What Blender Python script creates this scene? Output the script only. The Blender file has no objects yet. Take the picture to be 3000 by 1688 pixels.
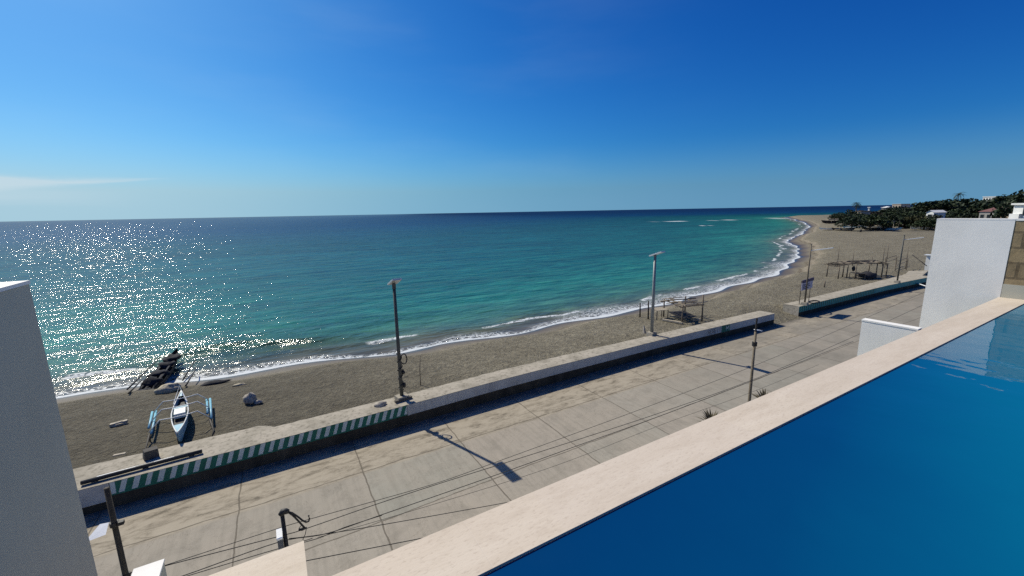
import bpy, math, random
import numpy as np
from mathutils import Vector, Matrix, noise as mnoise
random.seed(7); rng = np.random.default_rng(7)
S = bpy.context.scene
COL = S.collection
R = math.radians

# ------------------------------------------------------------------ camera model (u = along the sea wall, v = towards the sea)
F, CX, CY, CAMH = 1205.0, 1500.0, 844.0, 10.3
ROLL, PITCH, HEAD = R(1.07), R(10.48), R(30)

def ray(px, py):
    x, y = px - CX, py - CY
    xr = x * math.cos(ROLL) - y * math.sin(ROLL)
    yr = x * math.sin(ROLL) + y * math.cos(ROLL)
    fy = F * math.cos(PITCH) - yr * math.sin(PITCH)
    dz = -F * math.sin(PITCH) - yr * math.cos(PITCH)
    c, s = math.cos(HEAD), math.sin(HEAD)
    return Vector((c * xr + s * fy, -s * xr + c * fy, dz))

def G(px, py, z):                       # where a sight line meets the level z
    r = ray(px, py); k = (z - CAMH) / r.z
    return Vector((r.x * k, r.y * k, z))

def V(px, py, v):                       # ... meets the upright plane y = v
    r = ray(px, py); k = v / r.y
    return Vector((r.x * k, v, CAMH + r.z * k))

def FAR(px, d, z=0.7):                  # a far place d metres off in the direction of column px
    r = ray(px, 600); f = Vector((0.5, 0.866, 0)); k = d / (r.x * f.x + r.y * f.y)
    return Vector((r.x * k, r.y * k, z))

def ZAT(py, px, d):                     # height of a sight line at distance d
    r = ray(px, py); k = d / (r.x * 0.5 + r.y * 0.866)
    return CAMH + r.z * k

# ------------------------------------------------------------------ node helpers
class NT:
    def __init__(self, name):
        self.m = bpy.data.materials.new(name); self.m.use_nodes = True
        self.t = self.m.node_tree; self.t.nodes.clear()
        self.out = self.n('ShaderNodeOutputMaterial')
        self.b = self.n('ShaderNodeBsdfPrincipled')
        self.l(self.b.outputs[0], self.out.inputs[0])
        self.co = None
    def n(self, kind, **kw):
        nd = self.t.nodes.new(kind)
        for k, v in kw.items(): setattr(nd, k, v)
        return nd
    def l(self, a, b): self.t.links.new(a, b)
    def pos(self):
        if self.co is None: self.co = self.n('ShaderNodeNewGeometry').outputs['Position']
        return self.co
    def obj(self):
        return self.n('ShaderNodeTexCoord').outputs['Object']
    def mapped(self, scale, src=None, rot=(0, 0, 0)):
        mp = self.n('ShaderNodeMapping'); mp.inputs['Scale'].default_value = scale; mp.inputs['Rotation'].default_value = rot
        self.l(src or self.pos(), mp.inputs[0]); return mp.outputs[0]
    def noise(self, scale, detail=4, rough=0.55, vec=None, dist=0.0):
        nd = self.n('ShaderNodeTexNoise'); nd.inputs['Scale'].default_value = scale
        nd.inputs['Detail'].default_value = detail; nd.inputs['Roughness'].default_value = rough
        nd.inputs['Distortion'].default_value = dist
        self.l(vec or self.pos(), nd.inputs['Vector']); return nd.outputs['Fac']
    def ramp(self, fac, stops, interp='LINEAR'):
        nd = self.n('ShaderNodeValToRGB'); cr = nd.color_ramp; cr.interpolation = interp
        while len(cr.elements) < len(stops): cr.elements.new(0.5)
        for e, (p, c) in zip(cr.elements, stops):
            e.position = p; e.color = (c if len(c) == 4 else (*c, 1)) if not isinstance(c, (int, float)) else (c, c, c, 1)
        self.l(fac, nd.inputs[0]); return nd.outputs[0]
    def mix(self, fac, a, b, mode='MIX'):
        nd = self.n('ShaderNodeMix', data_type='RGBA', blend_type=mode)
        for sock, val in ((nd.inputs[0], fac), (nd.inputs[6], a), (nd.inputs[7], b)):
            if isinstance(val, (int, float)): sock.default_value = val
            elif isinstance(val, tuple): sock.default_value = (*val, 1)
            else: self.l(val, sock)
        return nd.outputs[2]
    def math(self, op, a, b=0.0, c=0.0, clamp=False):
        nd = self.n('ShaderNodeMath', operation=op); nd.use_clamp = clamp
        for sock, val in zip(nd.inputs, (a, b, c)):
            if isinstance(val, (int, float)): sock.default_value = val
            else: self.l(val, sock)
        return nd.outputs[0]
    def smooth(self, x, a, b, to0=0.0, to1=1.0):
        nd = self.n('ShaderNodeMapRange', interpolation_type='SMOOTHSTEP')
        self.l(x, nd.inputs[0])
        for i, val in enumerate((a, b, to0, to1), 1): nd.inputs[i].default_value = val
        return nd.outputs[0]
    def bump(self, h, strength=0.3, dist=0.02, normal=None):
        nd = self.n('ShaderNodeBump'); nd.inputs['Strength'].default_value = strength; nd.inputs['Distance'].default_value = dist
        self.l(h, nd.inputs['Height'])
        if normal is not None: self.l(normal, nd.inputs['Normal'])
        return nd.outputs[0]
    def set(self, color=None, rough=None, normal=None, metal=None, spec=None):
        b = self.b
        for key, val in (('Base Color', color), ('Roughness', rough), ('Normal', normal), ('Metallic', metal), ('Specular IOR Level', spec)):
            if val is None: continue
            if isinstance(val, tuple): b.inputs[key].default_value = (*val, 1)
            elif isinstance(val, (int, float)): b.inputs[key].default_value = val
            else: self.l(val, b.inputs[key])
        return self.m

def simple(name, col, rough=0.6, var=0.25, scale=6.0, bump=0.15, metal=0.0, dark=None, spec=0.4, local=True):
    t = NT(name)
    vec = t.obj() if local else t.pos()
    n1 = t.noise(scale, 5, 0.6, vec); n2 = t.noise(scale * 7, 3, 0.6, vec)
    d = dark or tuple(c * (1 - var) for c in col)
    h = tuple(min(1, c * (1 + var * 0.5)) for c in col)
    c1 = t.ramp(n1, [(0.3, d), (0.55, col), (0.8, h)])
    c2 = t.mix(0.25, c1, t.ramp(n2, [(0.35, d), (0.7, h)]))
    nb = t.bump(n2, bump, 0.02)
    return t.set(c2, rough, nb, metal, spec)

M = {}
M['pole_metal'] = simple('galvanised_metal', (0.26, 0.28, 0.28), 0.5, 0.3, 3, 0.1, 0.35)
M['dark_pole'] = simple('painted_dark_pole', (0.075, 0.078, 0.072), 0.6, 0.35, 3, 0.1)
M['rust_pole'] = simple('weathered_pole', (0.16, 0.13, 0.09), 0.7, 0.4, 4, 0.2)
M['brown_pole'] = simple('dark_brown_pole', (0.07, 0.057, 0.038), 0.8, 0.4, 4, 0.2)
M['panel'] = simple('lamp_panel', (0.55, 0.58, 0.62), 0.25, 0.1, 3, 0.02, 0.2)
M['panel_dark'] = simple('solar_cells', (0.03, 0.04, 0.07), 0.3, 0.3, 8, 0.02)
M['lamp_white'] = simple('lamp_white', (0.72, 0.73, 0.72), 0.4, 0.08, 3, 0.02)
M['black'] = simple('black_rubber', (0.018, 0.018, 0.02), 0.6, 0.3, 6, 0.1)
M['wire'] = simple('wire_black', (0.03, 0.028, 0.026), 0.6, 0.3, 2, 0.0)
M['wood'] = simple('weathered_wood', (0.17, 0.135, 0.10), 0.8, 0.45, 8, 0.4)
M['wood_pale'] = simple('bleached_bamboo', (0.42, 0.36, 0.27), 0.7, 0.35, 6, 0.3)
M['wood_dark'] = simple('dark_wet_wood', (0.03, 0.026, 0.023), 0.7, 0.45, 6, 0.4)
M['thatch'] = simple('dry_thatch', (0.20, 0.165, 0.115), 0.9, 0.45, 9, 0.7)
M['boat_blue'] = simple('pale_blue_boat_paint', (0.26, 0.46, 0.55), 0.5, 0.25, 4, 0.15)
M['float_blue'] = simple('bright_blue_float_paint', (0.19, 0.44, 0.55), 0.45, 0.2, 4, 0.1)
M['boat_white'] = simple('white_boat_paint', (0.72, 0.72, 0.68), 0.5, 0.12, 4, 0.1)
M['boat_inside'] = simple('boat_inside_dark', (0.035, 0.035, 0.04), 0.7, 0.3, 5, 0.2)
M['net'] = simple('heaped_net_dark', (0.03, 0.03, 0.035), 0.9, 0.5, 14, 1.0)
M['tarp'] = simple('pale_tarp', (0.40, 0.35, 0.25), 0.8, 0.2, 5, 0.4)
M['rock'] = simple('boulder_stone', (0.40, 0.36, 0.30), 0.9, 0.45, 5, 0.9)
M['rock_dark'] = simple('dark_stone', (0.11, 0.10, 0.085), 0.9, 0.45, 5, 0.9)
M['house_white'] = simple('white_render', (0.74, 0.74, 0.71), 0.8, 0.12, 0.6, 0.1)
M['house_cream'] = simple('cream_render', (0.55, 0.44, 0.34), 0.8, 0.15, 0.6, 0.1)
M['house_grey'] = simple('grey_render', (0.30, 0.29, 0.27), 0.8, 0.2, 0.6, 0.1)
M['roof_red'] = simple('faded_red_roof', (0.17, 0.078, 0.068), 0.7, 0.25, 1.5, 0.3)
M['roof_brown'] = simple('brown_roof', (0.16, 0.12, 0.085), 0.8, 0.25, 1.5, 0.3)
M['roof_grey'] = simple('corrugated_grey_roof', (0.34, 0.38, 0.38), 0.5, 0.25, 1.5, 0.3)
M['glass_dark'] = simple('window_dark_glass', (0.02, 0.025, 0.03), 0.1, 0.2, 1, 0.0)
M['sign_face'] = simple('sign_board_face', (0.50, 0.46, 0.52), 0.6, 0.15, 4, 0.05)
M['sign_head'] = simple('sign_board_header', (0.045, 0.035, 0.10), 0.6, 0.2, 4, 0.05)
M['meter'] = simple('meter_box_grey', (0.10, 0.11, 0.13), 0.5, 0.2, 5, 0.05)
M['meter_top'] = simple('meter_hood_white', (0.7, 0.72, 0.75), 0.4, 0.1, 5, 0.05)
M['teal_paint'] = simple('teal_green_paint', (0.008, 0.135, 0.095), 0.6, 0.35, 3, 0.15, local=False)
M['grey_paint'] = simple('grey_white_paint', (0.50, 0.57, 0.57), 0.7, 0.22, 2, 0.15, local=False)
M['teal_plain'] = simple('teal_plain_paint', (0.05, 0.30, 0.28), 0.6, 0.3, 1.2, 0.15, local=False)
M['letter'] = simple('faded_letter_paint', (0.62, 0.66, 0.64), 0.7, 0.3, 3, 0.05, local=False)
M['letter_grey'] = simple('grey_letter_paint', (0.17, 0.18, 0.18), 0.7, 0.3, 3, 0.05, local=False)

def leafmat(name, c):
    t = NT(name)
    n = t.noise(0.35, 3, 0.6, t.pos()); n2 = t.noise(3.0, 2, 0.6, t.pos())
    col = t.ramp(n, [(0.3, tuple(x * 0.45 for x in c)), (0.55, c), (0.75, tuple(x * 1.6 for x in c))])
    col = t.mix(0.35, col, t.ramp(n2, [(0.3, tuple(x * 0.4 for x in c)), (0.7, tuple(x * 1.7 for x in c))]))
    return t.set(col, 0.65, None, 0, 0.25)
M['leaf_dark'] = leafmat('foliage_dark', (0.018, 0.031, 0.012))
M['leaf_mid'] = leafmat('foliage_mid', (0.030, 0.046, 0.016))
M['leaf_olive'] = leafmat('foliage_olive', (0.05, 0.052, 0.018))
M['leaf_maroon'] = leafmat('foliage_reddish', (0.022, 0.012, 0.010))
M['leaf_dry'] = leafmat('foliage_dry', (0.11, 0.09, 0.05))
M['bark'] = simple('bark', (0.13, 0.11, 0.085), 0.9, 0.4, 4, 0.6)

# concrete road: slabs, joints, broom marks, stains, drifted sand
def road_mat():
    t = NT('concrete_road')
    sep = t.n('ShaderNodeSeparateXYZ'); t.l(t.pos(), sep.inputs[0]); u, v = sep.outputs[0], sep.outputs[1]
    wob = t.math('MULTIPLY', t.math('SUBTRACT', t.noise(0.9, 3), 0.5), 0.16)
    uu = t.math('ADD', u, wob); vv = t.math('ADD', v, wob)
    cellu = t.math('DIVIDE', t.math('SUBTRACT', uu, 2.2), 4.27)
    cellv = t.math('DIVIDE', t.math('SUBTRACT', vv, 0.2), 3.2)
    du = t.math('MULTIPLY', t.math('ABSOLUTE', t.math('SUBTRACT', cellu, t.math('ROUND', cellu))), 4.27)
    dv = t.math('MULTIPLY', t.math('ABSOLUTE', t.math('SUBTRACT', cellv, t.math('ROUND', cellv))), 3.2)
    wn = t.noise(2.2, 3)
    wid = t.math('MULTIPLY_ADD', wn, 0.05, 0.0)
    jn = t.math('MINIMUM', du, dv)
    joint = t.math('SUBTRACT', 1.0, t.n('ShaderNodeMapRange').outputs[0]) if False else None
    j0 = t.math('DIVIDE', jn, t.math('ADD', wid, 0.004))
    joint = t.smooth(j0, 0.55, 1.15, 1.0, 0.0)
    # per slab shade
    cmb = t.n('ShaderNodeCombineXYZ'); t.l(t.math('FLOOR', cellu), cmb.inputs[0]); t.l(t.math('FLOOR', cellv), cmb.inputs[1])
    wnz = t.n('ShaderNodeTexWhiteNoise', noise_dimensions='2D'); t.l(cmb.outputs[0], wnz.inputs[0])
    slab = t.ramp(wnz.outputs[0], [(0.0, (0.285, 0.265, 0.215)), (0.35, (0.315, 0.28, 0.228)), (0.7, (0.32, 0.292, 0.24)), (1.0, (0.26, 0.262, 0.216))])
    big = t.noise(0.28, 5, 0.62)
    col = t.mix(t.ramp(big, [(0.35, 0.0), (0.7, 0.75)]), slab, (0.345, 0.302, 0.24))
    st = t.noise(1.1, 6, 0.7, None, 0.4)
    col = t.mix(t.ramp(st, [(0.36, 0.34), (0.52, 0.0)]), col, (0.155, 0.14, 0.112))
    # broom marks across the road
    br = t.noise(1.0, 3, 0.6, t.mapped((7.0, 0.3, 1.0)))
    col = t.mix(t.ramp(br, [(0.36, 0.26), (0.55, 0.0)]), col, (0.17, 0.158, 0.125))
    cr_ = t.noise(0.5, 7, 0.75, None, 1.2)
    col = t.mix(t.smooth(t.math('ABSOLUTE', t.math('SUBTRACT', cr_, 0.5)), 0.006, 0.0, 0.0, 0.55), col, (0.08, 0.068, 0.048))
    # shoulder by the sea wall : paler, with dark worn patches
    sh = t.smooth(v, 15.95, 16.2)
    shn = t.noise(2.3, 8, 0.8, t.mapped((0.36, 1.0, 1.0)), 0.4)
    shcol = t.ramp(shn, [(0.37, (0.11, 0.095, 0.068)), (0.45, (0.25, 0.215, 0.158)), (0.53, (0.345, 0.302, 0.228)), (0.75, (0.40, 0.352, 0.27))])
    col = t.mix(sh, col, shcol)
    # wash of grey sand over the right-hand part of the road
    sandm = t.math('MULTIPLY', t.smooth(u, 16.0, 34.0), t.ramp(t.noise(0.35, 5, 0.65), [(0.35, 0.15), (0.6, 0.85)]))
    col = t.mix(sandm, col, t.ramp(t.noise(1.3, 5, 0.7, t.mapped((0.5, 1.2, 1))), [(0.35, (0.17, 0.158, 0.128)), (0.65, (0.235, 0.215, 0.178))]))
    sp = t.noise(7.0, 3, 0.7)
    col = t.mix(t.ramp(sp, [(0.66, 0.0), (0.72, 0.55)]), col, (0.09, 0.078, 0.06))
    col = t.mix(t.math('MULTIPLY', joint, 0.8), col, (0.07, 0.058, 0.04))
    wall_shade = t.math('MULTIPLY', t.smooth(v, 18.1, 18.9), t.ramp(t.noise(2.0, 4), [(0.3, 0.9), (0.7, 0.5)]))  # wall's shade deepened in the road colour along its foot, broken by noise
    col = t.mix(wall_shade, col, (0.055, 0.05, 0.042))
    fine = t.noise(40, 3, 0.7)
    col = t.mix(0.16, col, t.ramp(fine, [(0.3, (0.08, 0.07, 0.06)), (0.7, (0.4, 0.35, 0.28))]))
    h = t.math('ADD', t.math('MULTIPLY', fine, 0.25), t.math('MULTIPLY', br, 0.6))
    h = t.math('SUBTRACT', h, joint)
    return t.set(col, 0.85, t.bump(h, 0.35, 0.02), 0, 0.25)
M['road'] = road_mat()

def walltop_mat():
    t = NT('seawall_concrete_top')
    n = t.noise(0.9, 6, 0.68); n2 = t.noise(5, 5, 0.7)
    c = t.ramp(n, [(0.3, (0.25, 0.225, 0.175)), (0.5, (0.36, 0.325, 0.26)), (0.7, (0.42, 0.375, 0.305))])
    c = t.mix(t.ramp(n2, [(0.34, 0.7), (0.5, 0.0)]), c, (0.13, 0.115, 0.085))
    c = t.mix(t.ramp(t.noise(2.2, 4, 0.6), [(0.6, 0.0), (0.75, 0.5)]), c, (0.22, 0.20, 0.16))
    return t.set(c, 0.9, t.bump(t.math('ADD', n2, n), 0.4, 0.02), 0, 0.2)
M['walltop'] = walltop_mat()

def wallface_mat():
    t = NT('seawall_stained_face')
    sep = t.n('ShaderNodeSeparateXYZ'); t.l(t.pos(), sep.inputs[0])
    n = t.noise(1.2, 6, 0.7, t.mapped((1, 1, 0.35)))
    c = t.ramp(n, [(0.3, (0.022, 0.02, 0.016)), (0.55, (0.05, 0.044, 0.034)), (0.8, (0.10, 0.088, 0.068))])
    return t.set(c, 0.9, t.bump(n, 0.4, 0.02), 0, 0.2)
M['wallface'] = wallface_mat()

def plaster_mat(name, col, var=0.06, scale=1.3):
    t = NT(name)
    n = t.noise(scale, 6, 0.65); n2 = t.noise(26, 4, 0.6); n3 = t.noise(3.0, 4, 0.6, t.mapped((1, 1, 0.12)))
    c = t.ramp(n, [(0.3, tuple(x * (1 - var * 2) for x in col)), (0.6, col), (0.85, tuple(min(0.9, x * (1 + var)) for x in col))])
    c = t.mix(t.ramp(n3, [(0.3, 0.12), (0.5, 0.0)]), c, tuple(x * 0.6 for x in col))
    return t.set(c, 0.75, t.bump(n2, 0.08, 0.01), 0, 0.3)
M['plaster'] = plaster_mat('white_plaster', (0.84, 0.82, 0.77))
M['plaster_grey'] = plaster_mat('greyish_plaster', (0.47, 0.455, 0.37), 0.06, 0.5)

def white_band_mat():
    t = NT('white_band_paint')
    n = t.noise(0.8, 5, 0.65); n2 = t.noise(6, 5, 0.7, t.mapped((1, 1, 0.3)))
    c = t.ramp(n, [(0.3, (0.33, 0.335, 0.33)), (0.6, (0.45, 0.455, 0.44))])
    c = t.mix(t.ramp(n2, [(0.3, 0.5), (0.46, 0.0)]), c, (0.16, 0.16, 0.155))
    return t.set(c, 0.8, t.bump(n2, 0.2, 0.01), 0, 0.2)
M['band'] = white_band_mat()

def travertine_mat():
    t = NT('travertine_coping')
    sep = t.n('ShaderNodeSeparateXYZ'); t.l(t.pos(), sep.inputs[0])
    n = t.noise(3.0, 6, 0.68, t.mapped((0.35, 2.2, 1)), 0.5); n2 = t.noise(55, 4, 0.7, t.mapped((0.5, 1.4, 1))); n3 = t.noise(0.9, 4, 0.6)
    c = t.ramp(n, [(0.3, (0.49, 0.415, 0.325)), (0.5, (0.56, 0.482, 0.388)), (0.72, (0.62, 0.545, 0.45))])
    c = t.mix(t.ramp(n3, [(0.35, 0.0), (0.75, 0.4)]), c, (0.60, 0.51, 0.41))
    c = t.mix(t.ramp(n2, [(0.34, 0.38), (0.46, 0.0)]), c, (0.30, 0.235, 0.175))
    c = t.mix(t.ramp(t.noise(11, 5, 0.7, t.mapped((0.5, 1.3, 1))), [(0.36, 0.3), (0.48, 0.0)]), c, (0.44, 0.36, 0.28))
    cell = t.math('DIVIDE', t.math('ADD', sep.outputs[0], 0.13), 0.8)
    d = t.math('MULTIPLY', t.math('ABSOLUTE', t.math('SUBTRACT', cell, t.math('ROUND', cell))), 0.8)
    j = t.smooth(d, 0.001, 0.003, 0.35, 0.0)
    wz = t.n('ShaderNodeTexWhiteNoise', noise_dimensions='1D'); t.l(t.math('FLOOR', t.math('ADD', cell, 0.5)), wz.inputs['W'])
    c = t.mix(t.math('MULTIPLY', wz.outputs[0], 0.22), c, (0.52, 0.445, 0.38))
    c = t.mix(j, c, (0.55, 0.48, 0.41))
    return t.set(c, 0.7, t.bump(t.math('ADD', n2, t.math('MULTIPLY', j, -0.6)), 0.25, 0.004), 0, 0.35)
M['travertine'] = travertine_mat()

def stone_mat():
    t = NT('stone_cladding')
    vec = t.n('ShaderNodeCombineXYZ'); sep = t.n('ShaderNodeSeparateXYZ'); t.l(t.pos(), sep.inputs[0])
    t.l(sep.outputs[1], vec.inputs[0]); t.l(sep.outputs[2], vec.inputs[1])
    br = t.n('ShaderNodeTexBrick'); t.l(vec.outputs[0], br.inputs[0])
    br.inputs['Scale'].default_value = 1.0; br.inputs['Brick Width'].default_value = 0.62; br.inputs['Row Height'].default_value = 0.24
    br.inputs['Mortar Size'].default_value = 0.018; br.inputs['Bias'].default_value = -0.1
    br.inputs['Color1'].default_value = (0.34, 0.25, 0.13, 1); br.inputs['Color2'].default_value = (0.19, 0.14, 0.08, 1); br.inputs['Mortar'].default_value = (0.06, 0.042, 0.025, 1)
    n = t.noise(6, 5, 0.7)
    c = t.mix(0.5, br.outputs[0], t.ramp(n, [(0.3, (0.15, 0.11, 0.06)), (0.7, (0.42, 0.32, 0.19))]), 'MIX')
    h = t.math('ADD', t.math('MULTIPLY', n, 0.5), t.math('MULTIPLY', br.outputs['Fac'], -1.5))
    return t.set(c, 0.85, t.bump(h, 0.7, 0.03), 0, 0.25)
M['stone'] = stone_mat()

def sand_mat():
    t = NT('beach_sand')
    a = t.n('ShaderNodeAttribute', attribute_name='inland').outputs['Fac']
    n = t.noise(0.22, 6, 0.65); n2 = t.noise(2.3, 5, 0.72, None, 0.6); n3 = t.noise(7, 4, 0.75)
    n0 = t.noise(0.75, 4, 0.65)
    c = t.ramp(n, [(0.3, (0.205, 0.178, 0.120)), (0.55, (0.265, 0.235, 0.165)), (0.75, (0.31, 0.275, 0.197))])
    pit = t.math('MULTIPLY', t.ramp(n2, [(0.36, 0.85), (0.54, 0.0)]), t.ramp(n0, [(0.35, 0.35), (0.6, 1.0)]))
    c = t.mix(pit, c, (0.10, 0.087, 0.06))
    c = t.mix(t.ramp(n3, [(0.38, 0.7), (0.6, 0.0)]), c, (0.095, 0.083, 0.058))
    c = t.mix(t.ramp(n2, [(0.56, 0.0), (0.72, 0.55)]), c, (0.37, 0.325, 0.235))
    sep = t.n('ShaderNodeSeparateXYZ'); t.l(t.pos(), sep.inputs[0])
    lft = t.math('MULTIPLY', t.smooth(sep.outputs[0], 14.0, -2.0), t.smooth(a, 3.0, 7.0))
    c = t.mix(t.math('MULTIPLY', lft, 0.62), c, (0.07, 0.060, 0.040))
    # pale crest line and wet strip
    aw = t.math('ADD', a, t.math('MULTIPLY', t.math('SUBTRACT', t.noise(0.5, 4), 0.5), 1.6))
    crest = t.math('MULTIPLY', t.smooth(aw, 3.0, 3.7), t.smooth(aw, 4.8, 3.9))
    c = t.mix(t.math('MULTIPLY', crest, t.ramp(n3, [(0.35, 0.15), (0.6, 0.55)])), c, (0.36, 0.30, 0.225))
    band = t.ramp(t.noise(0.05, 4, 0.6, t.mapped((0.35, 1.0, 1), None, (0, 0, R(25)))), [(0.42, 0.9), (0.54, 0.0)])  # shadow-like dune bands painted into the far sand colour
    c = t.mix(t.math('MULTIPLY', band, t.smooth(a, 14, 30)), c, (0.13, 0.118, 0.092))
    wrack = t.math('MULTIPLY', t.math('MULTIPLY', t.smooth(aw, 2.5, 2.9), t.smooth(aw, 3.6, 3.1)), t.ramp(t.noise(1.4, 5, 0.75), [(0.45, 0.0), (0.55, 0.8)]))
    c = t.mix(wrack, c, (0.085, 0.058, 0.04))
    wet = t.smooth(aw, 1.2, 3.4, 1.0, 0.0)
    c = t.mix(wet, c, t.ramp(n2, [(0.3, (0.082, 0.068, 0.054)), (0.7, (0.112, 0.092, 0.072))]))
    soaked = t.smooth(aw, -0.2, 1.3, 1.0, 0.0)
    c = t.mix(soaked, c, (0.05, 0.047, 0.045))
    rough = t.math('SUBTRACT', 0.92, t.math('ADD', t.math('MULTIPLY', wet, 0.25), t.math('MULTIPLY', soaked, 0.42)))
    dry = t.math('SUBTRACT', 1.0, wet)
    h = t.math('MULTIPLY', t.math('ADD', t.math('MULTIPLY', n2, 1.0), t.math('MULTIPLY', n3, 0.45)), dry)
    return t.set(c, rough, t.bump(h, 0.9, 0.34), 0, 0.3)
M['sand'] = sand_mat()

def sea_mat():
    t = NT('sea_water')
    a = t.n('ShaderNodeAttribute', attribute_name='offshore').outputs['Fac']
    sep = t.n('ShaderNodeSeparateXYZ'); t.l(t.pos(), sep.inputs[0])
    lg = t.math('LOGARITHM', t.math('MAXIMUM', t.math('ADD', a, t.math('MULTIPLY', t.math('SUBTRACT', t.noise(0.06, 4), 0.5), t.math('MULTIPLY', a, 0.5))), 1.0), 10.0)
    f = t.math('DIVIDE', lg, 3.2)
    deep = t.ramp(f, [(0.0, (0.13, 0.118, 0.085)), (0.16, (0.095, 0.11, 0.07)), (0.27, (0.04, 0.118, 0.078)), (0.38, (0.012, 0.116, 0.085)),
                      (0.53, (0.004, 0.076, 0.070)), (0.68, (0.001, 0.045, 0.060)), (0.80, (0.0003, 0.024, 0.080)), (1.0, (0.0002, 0.010, 0.055))])
    patch = t.noise(0.03, 4, 0.6, t.mapped((0.5, 1.4, 1)))
    deep = t.mix(t.ramp(patch, [(0.4, 0.0), (0.65, 0.3)]), deep, (0.0, 0.03, 0.05), 'MULTIPLY')
    # ripple light and dark on wave faces and backs, painted into the water colour
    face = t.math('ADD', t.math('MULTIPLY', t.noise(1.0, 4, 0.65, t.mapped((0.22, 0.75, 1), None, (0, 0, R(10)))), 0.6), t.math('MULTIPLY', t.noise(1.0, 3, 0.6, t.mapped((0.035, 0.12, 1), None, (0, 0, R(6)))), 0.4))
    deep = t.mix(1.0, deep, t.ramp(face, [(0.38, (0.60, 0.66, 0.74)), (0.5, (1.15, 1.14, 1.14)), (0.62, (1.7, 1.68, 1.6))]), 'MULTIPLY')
    # foam
    big = t.noise(0.11, 3, 0.5); mid = t.noise(0.7, 4, 0.6)
    aw = t.math('ADD', a, t.math('MULTIPLY', t.math('SUBTRACT', mid, 0.5), 1.4))
    lace = t.n('ShaderNodeTexVoronoi', feature='DISTANCE_TO_EDGE'); lace.inputs['Scale'].default_value = 1.7
    wv = t.n('ShaderNodeVectorMath', operation='ADD'); nv = t.n('ShaderNodeTexNoise'); nv.inputs['Scale'].default_value = 1.3; nv.inputs['Detail'].default_value = 4
    t.l(t.pos(), nv.inputs['Vector']); t.l(t.pos(), wv.inputs[0]); t.l(nv.outputs['Color'], wv.inputs[1]); t.l(wv.outputs[0], lace.inputs['Vector'])
    lace_e = t.smooth(lace.outputs['Distance'], 0.02, 0.16, 1.0, 0.0)
    fn = t.noise(2.6, 6, 0.75)
    wide = t.math('ADD', 0.5, t.math('MULTIPLY', t.ramp(big, [(0.35, 0.0), (0.62, 1.0)]), 2.4))
    wide = t.math('ADD', wide, t.math('MULTIPLY', t.math('MULTIPLY', t.smooth(sep.outputs[0], 16, 30), t.smooth(sep.outputs[0], 150, 60)), 1.6))
    rel = t.math('DIVIDE', aw, wide)
    body = t.math('MULTIPLY', t.smooth(rel, 1.15, 0.25), t.math('MAXIMUM', lace_e, t.smooth(fn, 0.50, 0.60)))
    front = t.smooth(t.math('DIVIDE', aw, t.math('MULTIPLY', wide, 0.32)), 1.0, 0.4)
    # broken crests further out in patches
    cr_c = t.math('ADD', a, t.math('MULTIPLY', t.math('SUBTRACT', t.noise(0.12, 3), 0.5), 5.0))
    cr = t.math('MULTIPLY', t.smooth(t.math('ABSOLUTE', t.math('SUBTRACT', cr_c, 3.9)), 0.5, 0.15),
                t.math('MULTIPLY', t.ramp(t.noise(0.16, 3, 0.6, t.mapped((1, 0.5, 1))), [(0.5, 0.0), (0.56, 1.0)]), t.smooth(fn, 0.38, 0.5)))
    def breaker(A, B, half, sc, th):
        d = (B - A); L_ = d.length; d = d / L_; nx, ny = -d.y, d.x
        dist = t.math('ADD', t.math('MULTIPLY', t.math('SUBTRACT', sep.outputs[0], A.x), nx), t.math('MULTIPLY', t.math('SUBTRACT', sep.outputs[1], A.y), ny))
        along = t.math('ADD', t.math('MULTIPLY', t.math('SUBTRACT', sep.outputs[0], A.x), d.x), t.math('MULTIPLY', t.math('SUBTRACT', sep.outputs[1], A.y), d.y))
        ends = t.math('MULTIPLY', t.smooth(along, -10, 15), t.smooth(along, L_ + 10, L_ - 15))
        cv = t.n('ShaderNodeCombineXYZ'); t.l(along, cv.inputs[0])
        wob = t.math('MULTIPLY', t.math('SUBTRACT', t.noise(0.02, 2, 0.5, cv.outputs[0]), 0.5), half * 4)
        core = t.smooth(t.math('ABSOLUTE', t.math('ADD', dist, wob)), half, half * 0.4)
        return t.math('MULTIPLY', t.math('MULTIPLY', core, ends), t.smooth(t.noise(sc, 3, 0.6, cv.outputs[0]), th, th + 0.06))
    bar = t.math('MAXIMUM', breaker(G(1850, 652, -1.2), G(2440, 637, -1.2), 11, 0.035, 0.50), breaker(G(1950, 663, -1.2), G(2260, 659, -1.2), 6, 0.06, 0.57))
    bar = t.math('MAXIMUM', bar, breaker(G(2190, 641, -1.2), G(2560, 632, -1.2), 9, 0.05, 0.52))
    foam = t.math('MAXIMUM', t.math('MAXIMUM', body, front), t.math('MAXIMUM', cr, t.math('MULTIPLY', bar, 0.85)))
    foam = t.math('MINIMUM', foam, 1.0)
    col = t.mix(t.math('MULTIPLY', foam, 0.92), deep, (0.62, 0.66, 0.68))
    # waves
    rot = (0, 0, R(12))
    w1 = t.noise(1.0, 3, 0.55, t.mapped((0.13, 0.36, 1), None, rot))
    w2 = t.noise(1.0, 4, 0.6, t.mapped((0.55, 1.25, 1), None, rot))
    w3 = t.noise(1.0, 3, 0.6, t.mapped((2.2, 3.6, 1), None, (0, 0, R(-14))))
    wf = t.noise(1.0, 3, 0.55, t.mapped((0.16, 0.34, 1), None, (0, 0, R(5))))
    off = t.smooth(a, 25.0, 140.0)
    near_h = t.math('ADD', t.math('MULTIPLY', w2, 0.165), t.math('ADD', t.math('MULTIPLY', t.noise(1.0, 2, 0.6, t.mapped((9, 11.7, 1))), 0.008), t.math('MULTIPLY', w3, 0.066)))
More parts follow.
